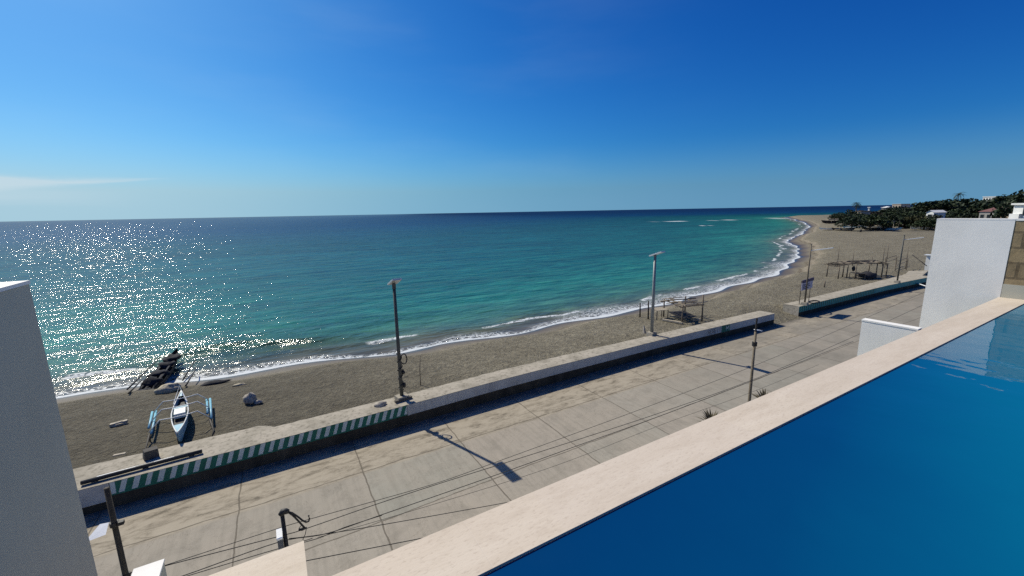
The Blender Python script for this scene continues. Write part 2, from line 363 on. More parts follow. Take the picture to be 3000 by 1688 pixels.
    far_h = t.math('ADD', t.math('MULTIPLY', wf, 1.0), t.math('MULTIPLY', w2, 0.09))
    hm = t.n('ShaderNodeMix', data_type='FLOAT'); t.l(off, hm.inputs[0]); t.l(near_h, hm.inputs[2]); t.l(far_h, hm.inputs[3])
    h = t.math('ADD', t.math('MULTIPLY', w1, 0.72), hm.outputs[0])
    calm = t.smooth(a, -0.5, 5.0, 0.12, 1.0)
    h = t.math('ADD', t.math('MULTIPLY', h, calm), t.math('MULTIPLY', foam, 0.04))
    nb = t.bump(h, 1.0, 1.0)
    rough = t.math('ADD', 0.09, t.math('MULTIPLY', foam, 0.55))
    fr = t.n('ShaderNodeFresnel'); fr.inputs['IOR'].default_value = 1.33; t.l(nb, fr.inputs['Normal'])
    # waves shade one another at low angles, more so in the sheltered bay and far out
    lim = t.math('MULTIPLY', t.smooth(a, 25, 450, 0.42, 0.34), t.smooth(t.math('SUBTRACT', sep.outputs[0], t.math('MULTIPLY', sep.outputs[1], 0.30)), -500, 520, 1.0, 0.26))
    fac = t.math('MULTIPLY', t.math('MINIMUM', fr.outputs[0], lim), t.math('SUBTRACT', 1.0, t.math('MULTIPLY', foam, 0.8)))
    df = t.n('ShaderNodeBsdfDiffuse'); t.l(col, df.inputs['Color']); t.l(nb, df.inputs['Normal'])
    gl = t.n('ShaderNodeBsdfGlossy'); t.l(rough, gl.inputs['Roughness']); t.l(nb, gl.inputs['Normal']); gl.inputs['Color'].default_value = (1, 1, 1, 1)
    ms = t.n('ShaderNodeMixShader'); t.l(fac, ms.inputs[0]); t.l(df.outputs[0], ms.inputs[1]); t.l(gl.outputs[0], ms.inputs[2])
    t.t.nodes.remove(t.b); t.l(ms.outputs[0], t.out.inputs[0])
    return t.m
M['sea'] = sea_mat()

def pool_mat():
    t = NT('pool_water')
    sep = t.n('ShaderNodeSeparateXYZ'); t.l(t.pos(), sep.inputs[0])
    # coping's shade along the sea edge, lit floor beyond, painted as navy to teal
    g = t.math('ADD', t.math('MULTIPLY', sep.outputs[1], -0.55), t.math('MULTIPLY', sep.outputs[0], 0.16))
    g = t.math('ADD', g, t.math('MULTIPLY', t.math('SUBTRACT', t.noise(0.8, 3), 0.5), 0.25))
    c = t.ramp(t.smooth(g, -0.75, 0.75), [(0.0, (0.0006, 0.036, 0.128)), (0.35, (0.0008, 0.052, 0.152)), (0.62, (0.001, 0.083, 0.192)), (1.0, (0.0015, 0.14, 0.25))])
    n = t.noise(1.0, 2, 0.5, t.mapped((2.4, 1.2, 1), None, (0, 0, R(25)))); n2 = t.noise(1.0, 2, 0.5, t.mapped((7.0, 4.0, 1), None, (0, 0, R(-30))))
    h = t.math('ADD', n, t.math('MULTIPLY', n2, 0.15))
    t.b.inputs['IOR'].default_value = 1.33
    return t.set(c, 0.02, t.bump(h, 0.35, 0.03), 0, 0.5)
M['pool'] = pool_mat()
M['pool_tile'] = simple('pool_tile_teal', (0.01, 0.06, 0.07), 0.4, 0.3, 20, 0.1, local=False)

# ------------------------------------------------------------------ mesh builder
class MB:
    def __init__(self): self.v, self.f, self.mi = [], [], []
    def add(self, vs, fs, mi=0):
        o = len(self.v); self.v += [tuple(p) for p in vs]; self.f += [tuple(i + o for i in f) for f in fs]; self.mi += [mi] * len(fs)
    def box(self, c, s, rot=None, mi=0, taper=1.0):
        hx, hy, hz = s[0] / 2, s[1] / 2, s[2] / 2
        ps = []
        for z, k in ((-hz, 1), (hz, taper)):
            ps += [(-hx * k, -hy * k, z), (hx * k, -hy * k, z), (hx * k, hy * k, z), (-hx * k, hy * k, z)]
        m = Matrix.Identity(3)
        if rot is not None:
            from mathutils import Euler
            m = Euler(rot).to_matrix() if not isinstance(rot, Matrix) else rot
        ps = [m @ Vector(p) + Vector(c) for p in ps]
        self.add(ps, [(3, 2, 1, 0), (4, 5, 6, 7), (0, 1, 5, 4), (1, 2, 6, 5), (2, 3, 7, 6), (3, 0, 4, 7)], mi)
    def beam(self, a, b, w, h, mi=0):
        a, b = Vector(a), Vector(b); d = (b - a); L = d.length
        q = d.to_track_quat('X', 'Z').to_matrix()
        self.box((a + b) / 2, (L, w, h), q, mi)
    def tube(self, pts, r, n=8, mi=0, caps=True):
        pts = [Vector(p) for p in pts]
        rs = r if isinstance(r, (list, tuple)) else [r] * len(pts)
        ring = []; up = Vector((0, 0, 1))
        for i, p in enumerate(pts):
            d = (pts[min(i + 1, len(pts) - 1)] - pts[max(i - 1, 0)]).normalized()
            a = d.cross(up)
            if a.length < 1e-3: a = d.cross(Vector((1, 0, 0)))
            a.normalize(); b = d.cross(a)
            ring.append([p + (a * math.cos(2 * math.pi * k / n) + b * math.sin(2 * math.pi * k / n)) * rs[i] for k in range(n)])
        vs = [q for rg in ring for q in rg]; fs = []
        for i in range(len(pts) - 1):
            for k in range(n):
                fs.append((i * n + k, i * n + (k + 1) % n, (i + 1) * n + (k + 1) % n, (i + 1) * n + k))
        if caps: fs += [tuple(range(n - 1, -1, -1)), tuple((len(pts) - 1) * n + k for k in range(n))]
        self.add(vs, fs, mi)
    def quad(self, a, b, c, d, mi=0): self.add([a, b, c, d], [(0, 1, 2, 3)], mi)
    def blob(self, c, s, seed=0, amp=0.25, nu=14, nv=9, mi=0, freq=1.3, flat=-0.35):
        vs = []; fs = []
        for j in range(nv + 1):
            th = math.pi * j / nv
            for i in range(nu):
                ph = 2 * math.pi * i / nu
                d = Vector((math.sin(th) * math.cos(ph), math.sin(th) * math.sin(ph), math.cos(th)))
                k = 1 + amp * mnoise.noise(d * freq + Vector((seed * 3.1, seed, 0))) + amp * 0.5 * mnoise.noise(d * freq * 2.7 + Vector((seed, 0, 5)))
                z = max(d.z, flat)
                vs.append((c[0] + d.x * s[0] * k, c[1] + d.y * s[1] * k, c[2] + z * s[2] * k))
        for j in range(nv):
            for i in range(nu):
                fs.append((j * nu + i, (j + 1) * nu + i, (j + 1) * nu + (i + 1) % nu, j * nu + (i + 1) % nu))
        self.add(vs, fs, mi)
    def build(self, name, mat, parent=None, smooth=False, loc=None):
        me = bpy.data.meshes.new(name)
        off = Vector((0, 0, 0))
        if parent is not None:
            p = parent
            while p is not None: off += p.location; p = p.parent
        if loc is not None: off = off + Vector(loc)
        me.from_pydata([tuple(Vector(p) - off) for p in self.v], [], self.f)
        mats = mat if isinstance(mat, (list, tuple)) else [mat]
        for m in mats: me.materials.append(m)
        if len(mats) > 1: me.polygons.foreach_set('material_index', self.mi)
        if smooth: me.polygons.foreach_set('use_smooth', [True] * len(me.polygons))
        me.update()
        o = bpy.data.objects.new(name, me); COL.objects.link(o)
        if loc is not None: o.location = loc
        if parent is not None: o.parent = parent
        return o

def tag(o, label, cat, group=None):
    o['label'] = label; o['category'] = cat
    if group: o['group'] = group
    return o
def thing(name, label, cat, loc=(0, 0, 0), group=None):
    o = bpy.data.objects.new(name, None); o.empty_display_size = 0.3; COL.objects.link(o); o.location = loc
    return tag(o, label, cat, group)
def structure(o): o['kind'] = 'structure'; return o
def dup(root, loc, rz=0.0, scale=(1, 1, 1), label=None):
    r = root.copy(); COL.objects.link(r); r.location = loc; r.rotation_euler = (0, 0, rz); r.scale = scale
    if label: r['label'] = label
    for ch in list(root.children):
        c = ch.copy(); COL.objects.link(c); c.parent = r
        for g in list(ch.children):
            d = g.copy(); COL.objects.link(d); d.parent = c
    return r

# ------------------------------------------------------------------ coast
SEA_Z = -1.2
SHORE = [(-3000, 420), (-400, 110), (-60, 47), (-25, 39.6), (-13.3, 37.2), (-9.5, 36.55), (-4.7, 35.5), (1, 34.65), (8, 33.6), (12, 33.6), (18.7, 33.07), (24.3, 33.0), (35.3, 32.7),
         (49, 34.4), (60, 35.5), (72, 37.4), (87, 41.7), (102, 47.4), (114, 53.6), (126, 59.4), (146, 71), (177, 84), (200, 93), (232, 105), (298, 134.5), (369, 174),
         (440, 215), (490, 245), (503, 251), (515, 250), (560, 238), (640, 200), (760, 90), (1000, -200), (4000, -1200)]
POLY = SHORE + [(4000, -4000), (-3000, -4000)]
def coast_dist(P):                      # signed: positive inland
    P = np.asarray(P, float); best = np.full(len(P), 1e9)
    for (a, b) in zip(SHORE[:-1], SHORE[1:]):
        a = np.array(a, float); b = np.array(b, float); d = b - a
        t = np.clip(((P - a) @ d) / (d @ d), 0, 1)
        q = a + t[:, None] * d
        best = np.minimum(best, np.hypot(*(P - q).T))
    ins = np.zeros(len(P), bool)
    for (a, b) in zip(POLY, POLY[1:] + POLY[:1]):
        c = (a[1] > P[:, 1]) != (b[1] > P[:, 1])
        x = a[0] + (P[:, 1] - a[1]) * (b[0] - a[0]) / (b[1] - a[1] + 1e-12)
        ins ^= c & (P[:, 0] < x)
    s = np.where(ins, best, -best)
    s = s + 0.35 * np.sin(P[:, 0] * 0.55 + P[:, 1] * 0.2) + 0.25 * np.sin(P[:, 0] * 0.21 + 1.3) + 0.8 * np.sin(P[:, 0] * 0.065 + P[:, 1] * 0.05) * np.clip((P[:, 0] - 70) / 60, 0, 1)
    return s
PX = np.array([-400, -60, -10, 0, 2.5, 4.2, 5.2, 8, 12, 40, 100, 300, 900], float)
PZ = np.array([-30, -7, -2.7, -1.2, -0.72, -0.1, 0.2, 0.42, 0.62, 0.72, 1.0, 2.2, 6.0], float)
GAP0, GAP1 = 37.9, 42.4
def sand_z(P):
    P = np.asarray(P, float); s = coast_dist(P); z = np.interp(s, PX, PZ)
    u, v = P[:, 0], P[:, 1]
    z = z + 0.05 * np.sin(u * 1.1 + np.sin(v * 1.7)) * np.sin(v * 1.4 + 0.6 * u) * np.clip((s - 4) / 3, 0, 1) * np.clip((150 - u) / 60, 0.2, 1)
    z = z + 0.35 * np.sin(u * 0.10 + v * 0.16 + 1.5 * np.sin(v * 0.05)) * np.clip((s - 22) / 15, 0, 1) * np.clip((260 - u) / 60, 0, 1)
    gap = ((u > GAP0 - 0.95) & (u < GAP1 + 0.95)).astype(float)
    ramp = np.interp(v, [18.2, 18.9, 19.8, 22.5], [-0.08, 0.006, 0.12, 0.62])
    z = np.where((gap > 0) & (v < 22.5), z * (1 - gap) + np.minimum(z, ramp) * gap, z)
    low = (v < 19.45) & (u < 95) & (gap <= 0)
    z = np.where(low, -0.45, z)
    z = np.where((v < 18.2) & (u < 95), -0.45, z)
    return z
def SZ(u, v): return float(sand_z(np.array([[u, v]]))[0])
def SG(px, py, z0=0.7):                 # sight line down to the sand
    z = z0
    for _ in range(8):
        p = G(px, py, z); z = SZ(p.x, p.y)
    p = G(px, py, z); return p

def axis(lo, hi, f0, f1, step, grow, cap=1e9):
    xs = list(np.arange(f0, f1, step)); st = step; x = f1
    while x < hi: xs.append(x); st = min(st * grow, cap); x += st
    xs.append(hi); st = step; x = f0 - step
    pre = []
    while x > lo: pre.append(x); st = min(st * grow, cap); x -= st
    pre.append(lo)
    return np.array(pre[::-1] + xs)

def grid_object(name, us, vs, zf, attr, mat):
    U, Vv = np.meshgrid(us, vs, indexing='ij'); P = np.stack([U.ravel(), Vv.ravel()], 1)
    z, a = zf(P)
    me = bpy.data.meshes.new(name); n, m = len(us), len(vs)
    co = np.column_stack([P, z]).astype(np.float32)
    idx = np.arange(n * m).reshape(n, m)
    q = np.stack([idx[:-1, :-1], idx[1:, :-1], idx[1:, 1:], idx[:-1, 1:]], -1).reshape(-1, 4)
    me.vertices.add(len(co)); me.vertices.foreach_set('co', co.ravel())
    me.loops.add(q.size); me.loops.foreach_set('vertex_index', q.ravel().astype(np.int32))
    me.polygons.add(len(q)); me.polygons.foreach_set('loop_start', np.arange(0, q.size, 4, dtype=np.int32))
    me.polygons.foreach_set('use_smooth', np.ones(len(q), bool))
    at = me.attributes.new(attr, 'FLOAT', 'POINT'); at.data.foreach_set('value', a.astype(np.float32))
    me.materials.append(mat); me.update(); me.validate()
    o = bpy.data.objects.new(name, me); COL.objects.link(o); return structure(o)

grid_object('beach', axis(-300, 3500, -22, 62, 0.3, 1.035), axis(-700, 800, 19.0, 37, 0.28, 1.05),
            lambda P: (sand_z(P), coast_dist(P)), 'inland', M['sand'])

def sea_f(P):
    a = -coast_dist(P); u = P[:, 0]
    near = np.clip((70 - u) / 30, 0, 1) * np.clip((u + 60) / 20, 0, 1)
    ph = a + 0.7 * np.sin(u * 0.23) + 0.5 * np.sin(u * 0.61 + 1)
    am1 = 0.40 * np.clip(0.35 + np.sin(u * 0.17 + 2.0), 0, 1) * np.clip((16 - u) / 8, 0.15, 1)
    z = am1 * np.exp(-((ph - 7.2) / 0.75) ** 2) + 0.13 * np.exp(-((ph - 4.2) / 0.5) ** 2) * np.clip(0.3 + np.sin(u * 0.31), 0, 1) + 0.10 * np.exp(-((ph - 12.5) / 1.3) ** 2) * np.clip(0.2 + np.sin(u * 0.12 + 1), 0, 1)
    return SEA_Z + z * near, a
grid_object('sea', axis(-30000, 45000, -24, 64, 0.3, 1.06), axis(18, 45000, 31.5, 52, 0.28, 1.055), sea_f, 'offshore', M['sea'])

# road
mb = MB(); NU, NV = 60, 14
for i in range(NU):
    for j in range(NV):
        u0, u1 = -60 + 150 * i / NU, -60 + 150 * (i + 1) / NU; v0, v1 = 2.2 + 17.1 * j / NV, 2.2 + 17.1 * (j + 1) / NV
        mb.quad((u0, v0, 0), (u1, v0, 0), (u1, v1, 0), (u0, v1, 0))
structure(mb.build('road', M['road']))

# ------------------------------------------------------------------ sea walls
def vface(u): return float(np.interp(u, [-60, -6, 5, 13, 23, 37.9, 42.4, 62, 70, 76], [18.8, 18.85, 19.0, 19.18, 19.3, 19.05, 19.2, 19.0, 18.6, 18.2]))
def ztop(u): return float(np.interp(u, [-60, 0, 10, 20, 38, 45], [0.98, 1.0, 1.1, 1.05, 1.0, 1.0]))
def seawall(label, u0, u1, ends, bandpieces, backv, seedk):
    root = thing('sea_wall', label, 'sea wall', (u0, vface(u0), 0), 'concrete sea walls along the road')
    us = list(np.arange(u0, u1, 0.35)) + [u1]
    # body: stained lower face and the hidden back
    mb = MB()
    for a, b in zip(us[:-1], us[1:]):
        fa, fb = vface(a), vface(b)
        mb.quad((a, fa, -0.3), (b, fb, -0.3), (b, fb, ztop(b) - 0.002), (a, fa, ztop(a) - 0.002))
        mb.quad((b, backv(b), -0.4), (a, backv(a), -0.4), (a, backv(a), ztop(a) - 0.03), (b, backv(b), ztop(b) - 0.03))
    for e, sgn in ((u0, -1), (u1, 1)):
        p = [(e, vface(e), -0.3), (e, vface(e), ztop(e) - 0.002), (e, backv(e), ztop(e) - 0.03), (e, backv(e), -0.4)]
        mb.quad(*(p if sgn < 0 else p[::-1]))
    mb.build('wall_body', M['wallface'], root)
    # top slab with a ragged sea edge
    mb = MB()
    for a, b in zip(us[:-1], us[1:]):
        fa, fb = vface(a), vface(b); ka, kb = backv(a), backv(b)
        ra, rb = 0.07 * mnoise.noise(Vector((a * 1.9, seedk, 0))) + 0.05 * mnoise.noise(Vector((a * 5.1, seedk, 3))), 0.07 * mnoise.noise(Vector((b * 1.9, seedk, 0))) + 0.05 * mnoise.noise(Vector((b * 5.1, seedk, 3)))
        za, zb = ztop(a), ztop(b)
        mid = lambda k, f: f + (k - f) * 0.45
        mb.quad((a, fa - 0.012, za), (b, fb - 0.012, zb), (b, mid(kb, fb), zb + 0.012), (a, mid(ka, fa), za + 0.012))
        mb.quad((a, mid(ka, fa), za + 0.012), (b, mid(kb, fb), zb + 0.012), (b, kb + rb, zb - 0.02), (a, ka + ra, za - 0.02))
        mb.quad((a, ka + ra, za - 0.02), (b, kb + rb, zb - 0.02), (b, kb + rb, zb - 0.3), (a, ka + ra, za - 0.3))
    mb.build('top_slab', M['walltop'], root)
    for (nm, b0, b1, h, mat, lab) in bandpieces:
        mb = MB(); bu = list(np.arange(b0, b1, 0.35)) + [b1]
        for a, b in zip(bu[:-1], bu[1:]):
            mb.quad((a, vface(a) - 0.005, ztop(a) - h), (b, vface(b) - 0.005, ztop(b) - h), (b, vface(b) - 0.005, ztop(b) - 0.015), (a, vface(a) - 0.005, ztop(a) - 0.015))
        o = mb.build(nm, mat, root)
        if lab: o['label'] = lab
    for (e, sgn) in ends:
        mb = MB(); h = 0.5
        p = [(e + 0.004 * sgn, vface(e), -0.1), (e + 0.004 * sgn, vface(e), ztop(e) - 0.01), (e + 0.004 * sgn, backv(e), ztop(e) - 0.04), (e + 0.004 * sgn, backv(e), -0.1)]
        mb.quad(*(p if sgn < 0 else p[::-1])); mb.build('end_face', M['walltop'], root)
    return root
def stripes(root, a, b, period, duty, h, slant, mat, drop=0.0):
    mb = MB(); u = a
    while u < b:
        w = period * duty; j = random.uniform(-0.012, 0.012)
        lo = lambda x: max(a - 0.02, x - slant)
        mb.quad((lo(u + j), vface(u) - 0.009, ztop(u) - h), (lo(u + w + j), vface(u) - 0.009, ztop(u) - h),
                (u + w + j, vface(u + w) - 0.009, ztop(u + w) - 0.017 - drop), (u + j, vface(u) - 0.009, ztop(u) - 0.017 - drop))
        u += period
    o = mb.build('painted_stripes', mat, root); o['label'] = 'dark green painted stripes along the wall face'; return o
w1 = seawall('long concrete sea wall with slanted green and grey stripes at one end', -40, GAP0, [(GAP0, 1)],
             [('white_band', -40, -6.02, 0.7, M['band'], None), ('striped_band', -6.0, 4.85, 0.5, M['grey_paint'], 'grey band between green slanted stripes'), ('white_band', 4.87, GAP0, 0.56, M['band'], None)],
             lambda u: float(np.interp(u, [-40, -1.2, -1.05, 5, 15, 38], [20.75, 20.72, 20.25, 20.25, 20.5, 20.4])), 1.0)
stripes(w1, -5.85, 4.75, 0.362, 0.54, 0.5, 0.16, M['teal_paint'])
mb = MB()                               # green edge line under the stripes
for a in np.arange(-6.0, 4.5, 0.35):
    mb.quad((a, vface(a) - 0.0075, ztop(a) - 0.53), (a + 0.35, vface(a + 0.35) - 0.0075, ztop(a + 0.35) - 0.53), (a + 0.35, vface(a + 0.35) - 0.0075, ztop(a + 0.35) - 0.475), (a, vface(a) - 0.0075, ztop(a) - 0.475))
mb.build('green_edge_line', M['teal_paint'], w1)
w2 = seawall('far concrete sea wall with narrow upright teal stripes beyond the gap', GAP1, 74, [(GAP1, -1)],
             [('striped_band', GAP1, 58.5, 0.58, M['teal_plain'], None), ('teal_band', 58.52, 74, 0.58, M['teal_plain'], None)],
             lambda u: float(np.interp(u, [42, 60, 70, 76], [20.6, 20.7, 20.9, 21.2])), 4.0)
stripes(w2, GAP1 + 0.1, 58.4, 0.40, 0.5, 0.56, 0.0, M['teal_paint'])

# lettering on the wall
def strokes(mb, u0, v, z0, w, h, segs, th, off):
    for (x0, y0, x1, y1) in segs:
        a = Vector((u0 + x0 * w, 0, z0 + y0 * h)); b = Vector((u0 + x1 * w, 0, z0 + y1 * h)); d = (b - a).normalized(); nrm = Vector((-d.z, 0, d.x)) * th / 2
        fa = lambda p: (p.x, vface(p.x) - off, p.z)
        mb.quad(fa(a - nrm), fa(b - nrm), fa(b + nrm), fa(a + nrm))
GL = {'R': [(0, 0, 0, 1), (0, 1, .8, 1), (.8, 1, .8, .5), (.8, .5, 0, .5), (.3, .5, .85, 0)], 'E': [(0, 0, 0, 1), (0, 1, .8, 1), (0, .5, .7, .5), (0, 0, .8, 0)],
      'H': [(0, 0, 0, 1), (.8, 0, .8, 1), (0, .5, .8, .5)], 'I': [(.4, 0, .4, 1)], 'M': [(0, 0, 0, 1), (0, 1, .4, .3), (.4, .3, .8, 1), (.8, 1, .8, 0)]}
mb = MB()
for i, chh in enumerate('HEREII'):
    strokes(mb, 28.75 + i * 0.27, 19, 0.54, 0.25, 0.36, GL[chh], 0.05, 0.010)
o = mb.build('painted_letters', M['letter_grey'], w1); o['label'] = 'faded grey painted letters on the white band'
mb = MB(); a, b = 30.42, 31.5
mb.quad((a, vface(a) - 0.012, 0.44), (b, vface(b) - 0.012, 0.44), (b, vface(b) - 0.012, ztop(b) - 0.02), (a, vface(a) - 0.012, ztop(a) - 0.02))
pn = mb.build('green_panel', M['teal_paint'], w1)
mb = MB(); strokes(mb, 31.02, 19, 0.55, 0.42, 0.38, GL['M'], 0.06, 0.018); mb.build('letter', M['letter'], pn)

# ------------------------------------------------------------------ street lamps on the wall
def lamp_top(name, label, base, top, kind, pole_mat, r0=0.095, r1=0.075):
    root = thing(name, label, 'street lamp', base, 'street lamps standing on the sea wall')
    x, y, z = base
    mb = MB(); mb.box((x, y, z + 0.13), (0.62, 0.52, 0.26), (0, 0, R(8)), taper=0.92); mb.build('footing', M['walltop'], root)
    mb = MB(); mb.tube([(x, y, z + 0.2), (x, y, z + (top - z) * 0.5), (x, y, top)], [r0, (r0 + r1) / 2, r1], 12); mb.build('pole', pole_mat, root, True)
    if kind == 'panel':
        t = R(-19); m = Matrix.Rotation(t, 3, 'X')
        hc = Vector((x, y - 0.16, top + 0.12))
        mb = MB(); mb.box(hc, (0.44, 1.15, 0.07), m); hd = mb.build('lamp_head', M['panel'], root)
        mb = MB(); mb.box(hc + m @ Vector((0, 0, 0.043)), (0.40, 1.09, 0.012), m); mb.build('solar_panel', M['lamp_white'], hd)
        mb = MB(); mb.tube([(x, y, top - 0.25), (x, y, top + 0.1)], 0.09, 10); mb.build('bracket', M['dark_pole'], root)
    else:
        az = top - 0.52
        mb = MB(); mb.tube([(x, y, az), (x + 0.1, y - 0.45, az + 0.08)], 0.035, 8); mb.build('arm', M['lamp_white'], root)
        mb = MB(); a = Vector((x + 0.1, y - 0.42, az + 0.08)); b = Vector((x + 0.32, y - 1.65, az + 0.34)); mb.beam(a, b, 0.3, 0.07)
        mb.build('lamp_head', M['lamp_white'], root)
        mb = MB(); mb.tube([(x, y, top), (x, y, top + 0.06)], r1 * 1.15, 10); mb.build('cap', M['dark_pole'], root)
    return root
def lampfoot(px, py): p = G(px, py, 1.02); return (p.x, p.y, 1.0)
b1 = lampfoot(1178, 1171)
L1 = lamp_top('street_lamp', 'dark solar street lamp with cable wound round its lower pole', b1, 7.0, 'panel', M['dark_pole'])
x, y, z = b1
mb = MB(); pts = []
for k in range(60):
    t = k / 59; ang = t * 2 * math.pi * 4.5; pts.append((x + 0.12 * math.cos(ang), y + 0.12 * math.sin(ang), z + 0.5 + 2.0 * t))
mb.tube(pts, 0.022, 6)
mb.blob((x + 0.14, y - 0.03, z + 0.75), (0.09, 0.09, 0.17), 3, 0.5); mb.blob((x + 0.14, y - 0.02, z + 1.45), (0.09, 0.08, 0.15), 5, 0.5)
mb.build('wound_cable', M['black'], L1, True)
mb = MB(); cc = Vector((x + 0.22, y, z + 2.15))
mb.tube([cc + Vector((0.16 * math.cos(a), 0.03 * math.sin(a * 2), 0.26 * math.sin(a))) for a in np.linspace(0, 2 * math.pi, 22)], 0.03, 6); mb.build('cable_coil', M['black'], L1, True)
mb = MB(); mb.beam((x - 0.42, y - 0.28, z + 0.09), (x + 0.45, y - 0.16, z + 0.09), 0.16, 0.18); mb.build('foot_beam', M['rock_dark'], L1)
L2 = lamp_top('street_lamp', 'grey solar street lamp next to the broken bamboo shelter', lampfoot(1909, 982), 7.02, 'panel', M['pole_metal'], 0.12, 0.095)
L3 = lamp_top('street_lamp', 'thin street lamp with white arm rising behind the notice board', lampfoot(2357, 893), 6.75, 'arm', M['rust_pole'], 0.075, 0.05)
L4 = lamp_top('street_lamp', 'thin street lamp with white arm on far wall by the larger shelter', lampfoot(2628, 828), 6.7, 'arm', M['dark_pole'], 0.085, 0.06)

# cable loop lying by the notice board
p3 = lampfoot(2357, 893)
mb = MB(); cc = Vector((p3[0] + 1.9, p3[1] + 0.05, ztop(45) + 0.06))
mb.tube([cc + Vector((0.75 * math.cos(a), 0.38 * math.sin(a), 0.02 * math.sin(3 * a))) for a in np.linspace(0, 2 * math.pi, 30)], 0.055, 7)
tag(mb.build('hose_loop', M['black'], None, True), 'black loop of hose lying on far wall beside the notice board', 'hose')

# notice board
pa, pb = G(2341, 892, 1.0), G(2369, 883, 1.0)
root = thing('notice_board', 'purple grey notice board on two thin legs at wall gap', 'sign', pa)
zt = 1.0
top_z = 3.35; bot_z = 2.28
ux = (pb - pa); ux.z = 0; uxn = ux.normalized()
def bp(s, zz, off=0.0): q = pa + uxn * s; n = Vector((uxn.y, -uxn.x, 0)); q = q + n * off; return Vector((q.x, q.y, zz))
Lb = ux.length
for s in (0.0, Lb):
    mb = MB(); mb.tube([bp(s, 0.9), bp(s, 3.3)], 0.04, 8); mb.build('leg', M['rust_pole'], root)
mb = MB(); mb.beam(bp(-0.05, (top_z + bot_z) / 2 - 0.08, 0.06), bp(Lb + 0.25, (top_z + bot_z) / 2 - 0.08, 0.06), 0.05, top_z - bot_z - 0.3); face = mb.build('board', M['sign_face'], root)
mb = MB(); mb.beam(bp(0.02, top_z - 0.14, 0.075), bp(Lb + 0.4, top_z - 0.10, 0.075), 0.06, 0.28); mb.build('header', M['sign_head'], root)
mb = MB()
for k, (s0, s1, zz) in enumerate([(0.12, 0.75, 2.86), (0.1, 0.5, 2.68), (0.62, 0.86, 2.68), (0.15, 0.7, 2.5)]):
    q0, q1 = bp(s0 * Lb, zz, 0.092), bp(s1 * Lb, zz, 0.092)
    mb.beam(q0, q1, 0.004, 0.09)
mb.build('faded_print', M['sign_head'], face)

# ------------------------------------------------------------------ things lying on the wall and the sand
mb = MB()                                # long dark tube on the wall, the light along its top put on as a white strip
a = G(236, 1417, 1.10); b = G(592, 1322, 1.10)
root = thing('long_pipe', 'long dark pipe lying along the sea wall top near the dark pillar', 'pipe', a)
a.y += 0.03
mb.tube([a, (a + b) / 2 + Vector((0, 0, 0.015)), b], 0.075, 10); mb.build('pipe', M['black'], root, True)
mb = MB(); c0 = a + (b - a) * 0.12; c1 = a + (b - a) * 0.75
mb.beam(c0 + Vector((0, 0.02, 0.078)), c1 + Vector((0, 0.02, 0.078)), 0.035, 0.012); mb.build('highlight_strip', M['lamp_white'], root)
for f in (0.1, 0.5, 0.9):
    q = a + (b - a) * f; mb = MB(); mb.box((q.x, q.y, q.z - 0.09), (0.14, 0.16, 0.1)); mb.build('block', M['rock_dark'], root)

def stone(name, label, px, py, z, s, mat, seed, cat='rock', amp=0.3):
    p = G(px, py, z) if z is not None else SG(px, py)
    mb = MB(); mb.blob((p.x, p.y, p.z + s[2] * 0.3), s, seed, amp); return tag(mb.build(name, mat, None, True), label, cat)
stone('rock', 'rough stone on sea wall top beside the dark lamp', 1114, 1190, 1.0, (0.3, 0.2, 0.19), M['rock'], 2)
p = G(444, 1340, 1.0)
mb = MB(); mb.box((p.x, p.y, p.z + 0.18), (0.46, 0.34, 0.36), (0.05, 0.05, R(20)), taper=0.9)
tag(mb.build('concrete_block', M['rock_dark']), 'dark square block on wall edge below the blue boat', 'block')
mb = MB(); a = SG(338, 1363, 0.9); b = SG(374, 1356, 0.9); a.z = b.z = 1.03
mb.beam(a, b, 0.1, 0.05); tag(mb.build('plank', M['wood_pale']), 'short pale plank on wall top by the long pipe', 'plank')
p = SG(734, 1180)
root = thing('boulder', 'large rounded boulder with sunlit crown alone on dark sand', 'boulder', p)
mb = MB(); mb.blob((p.x, p.y, p.z + 0.14), (0.32, 0.28, 0.40), 9, 0.3, 20, 12); mb.build('stone_body', M['rock'], root, True)
mb = MB(); mb.blob((p.x + 0.38, p.y - 0.35, p.z + 0.06), (0.2, 0.14, 0.14), 4, 0.3); mb.build('stone_chip', M['rock'], root, True)
p = SG(350, 1246)
mb = MB(); mb.beam((p.x - 0.32, p.y, p.z + 0.09), (p.x + 0.3, p.y + 0.05, p.z + 0.12), 0.16, 0.12); mb.blob((p.x, p.y, p.z + 0.05), (0.3, 0.14, 0.12), 8, 0.4)
tag(mb.build('driftwood', M['wood_pale']), 'short pale driftwood log on sand left of the boats', 'driftwood')
p = SG(626, 1125)
mb = MB(); mb.blob((p.x, p.y, p.z + 0.02), (0.75, 0.28, 0.16), 11, 0.5); tag(mb.build('seaweed_clump', M['net'], None, True), 'flat dark clump of seaweed by the wet sand', 'seaweed')
p = SG(700, 1129)
mb = MB(); mb.blob((p.x, p.y, p.z + 0.02), (0.34, 0.12, 0.08), 12, 0.5); tag(mb.build('shell_scrap', M['tarp'], None, True), 'small white scrap of litter on the sand above boulder', 'litter')
p = SG(1232, 1128); q = V(1231, 1042, p.y)
mb = MB(); mb.tube([p, Vector((p.x + 0.02, p.y, 1.6)), (q.x, q.y, max(2.2, min(q.z, 3.0)))], [0.025, 0.022, 0.016], 7); tag(mb.build('stake', M['wood'], None, True), 'thin upright stake in sand right of the dark lamp', 'stake')
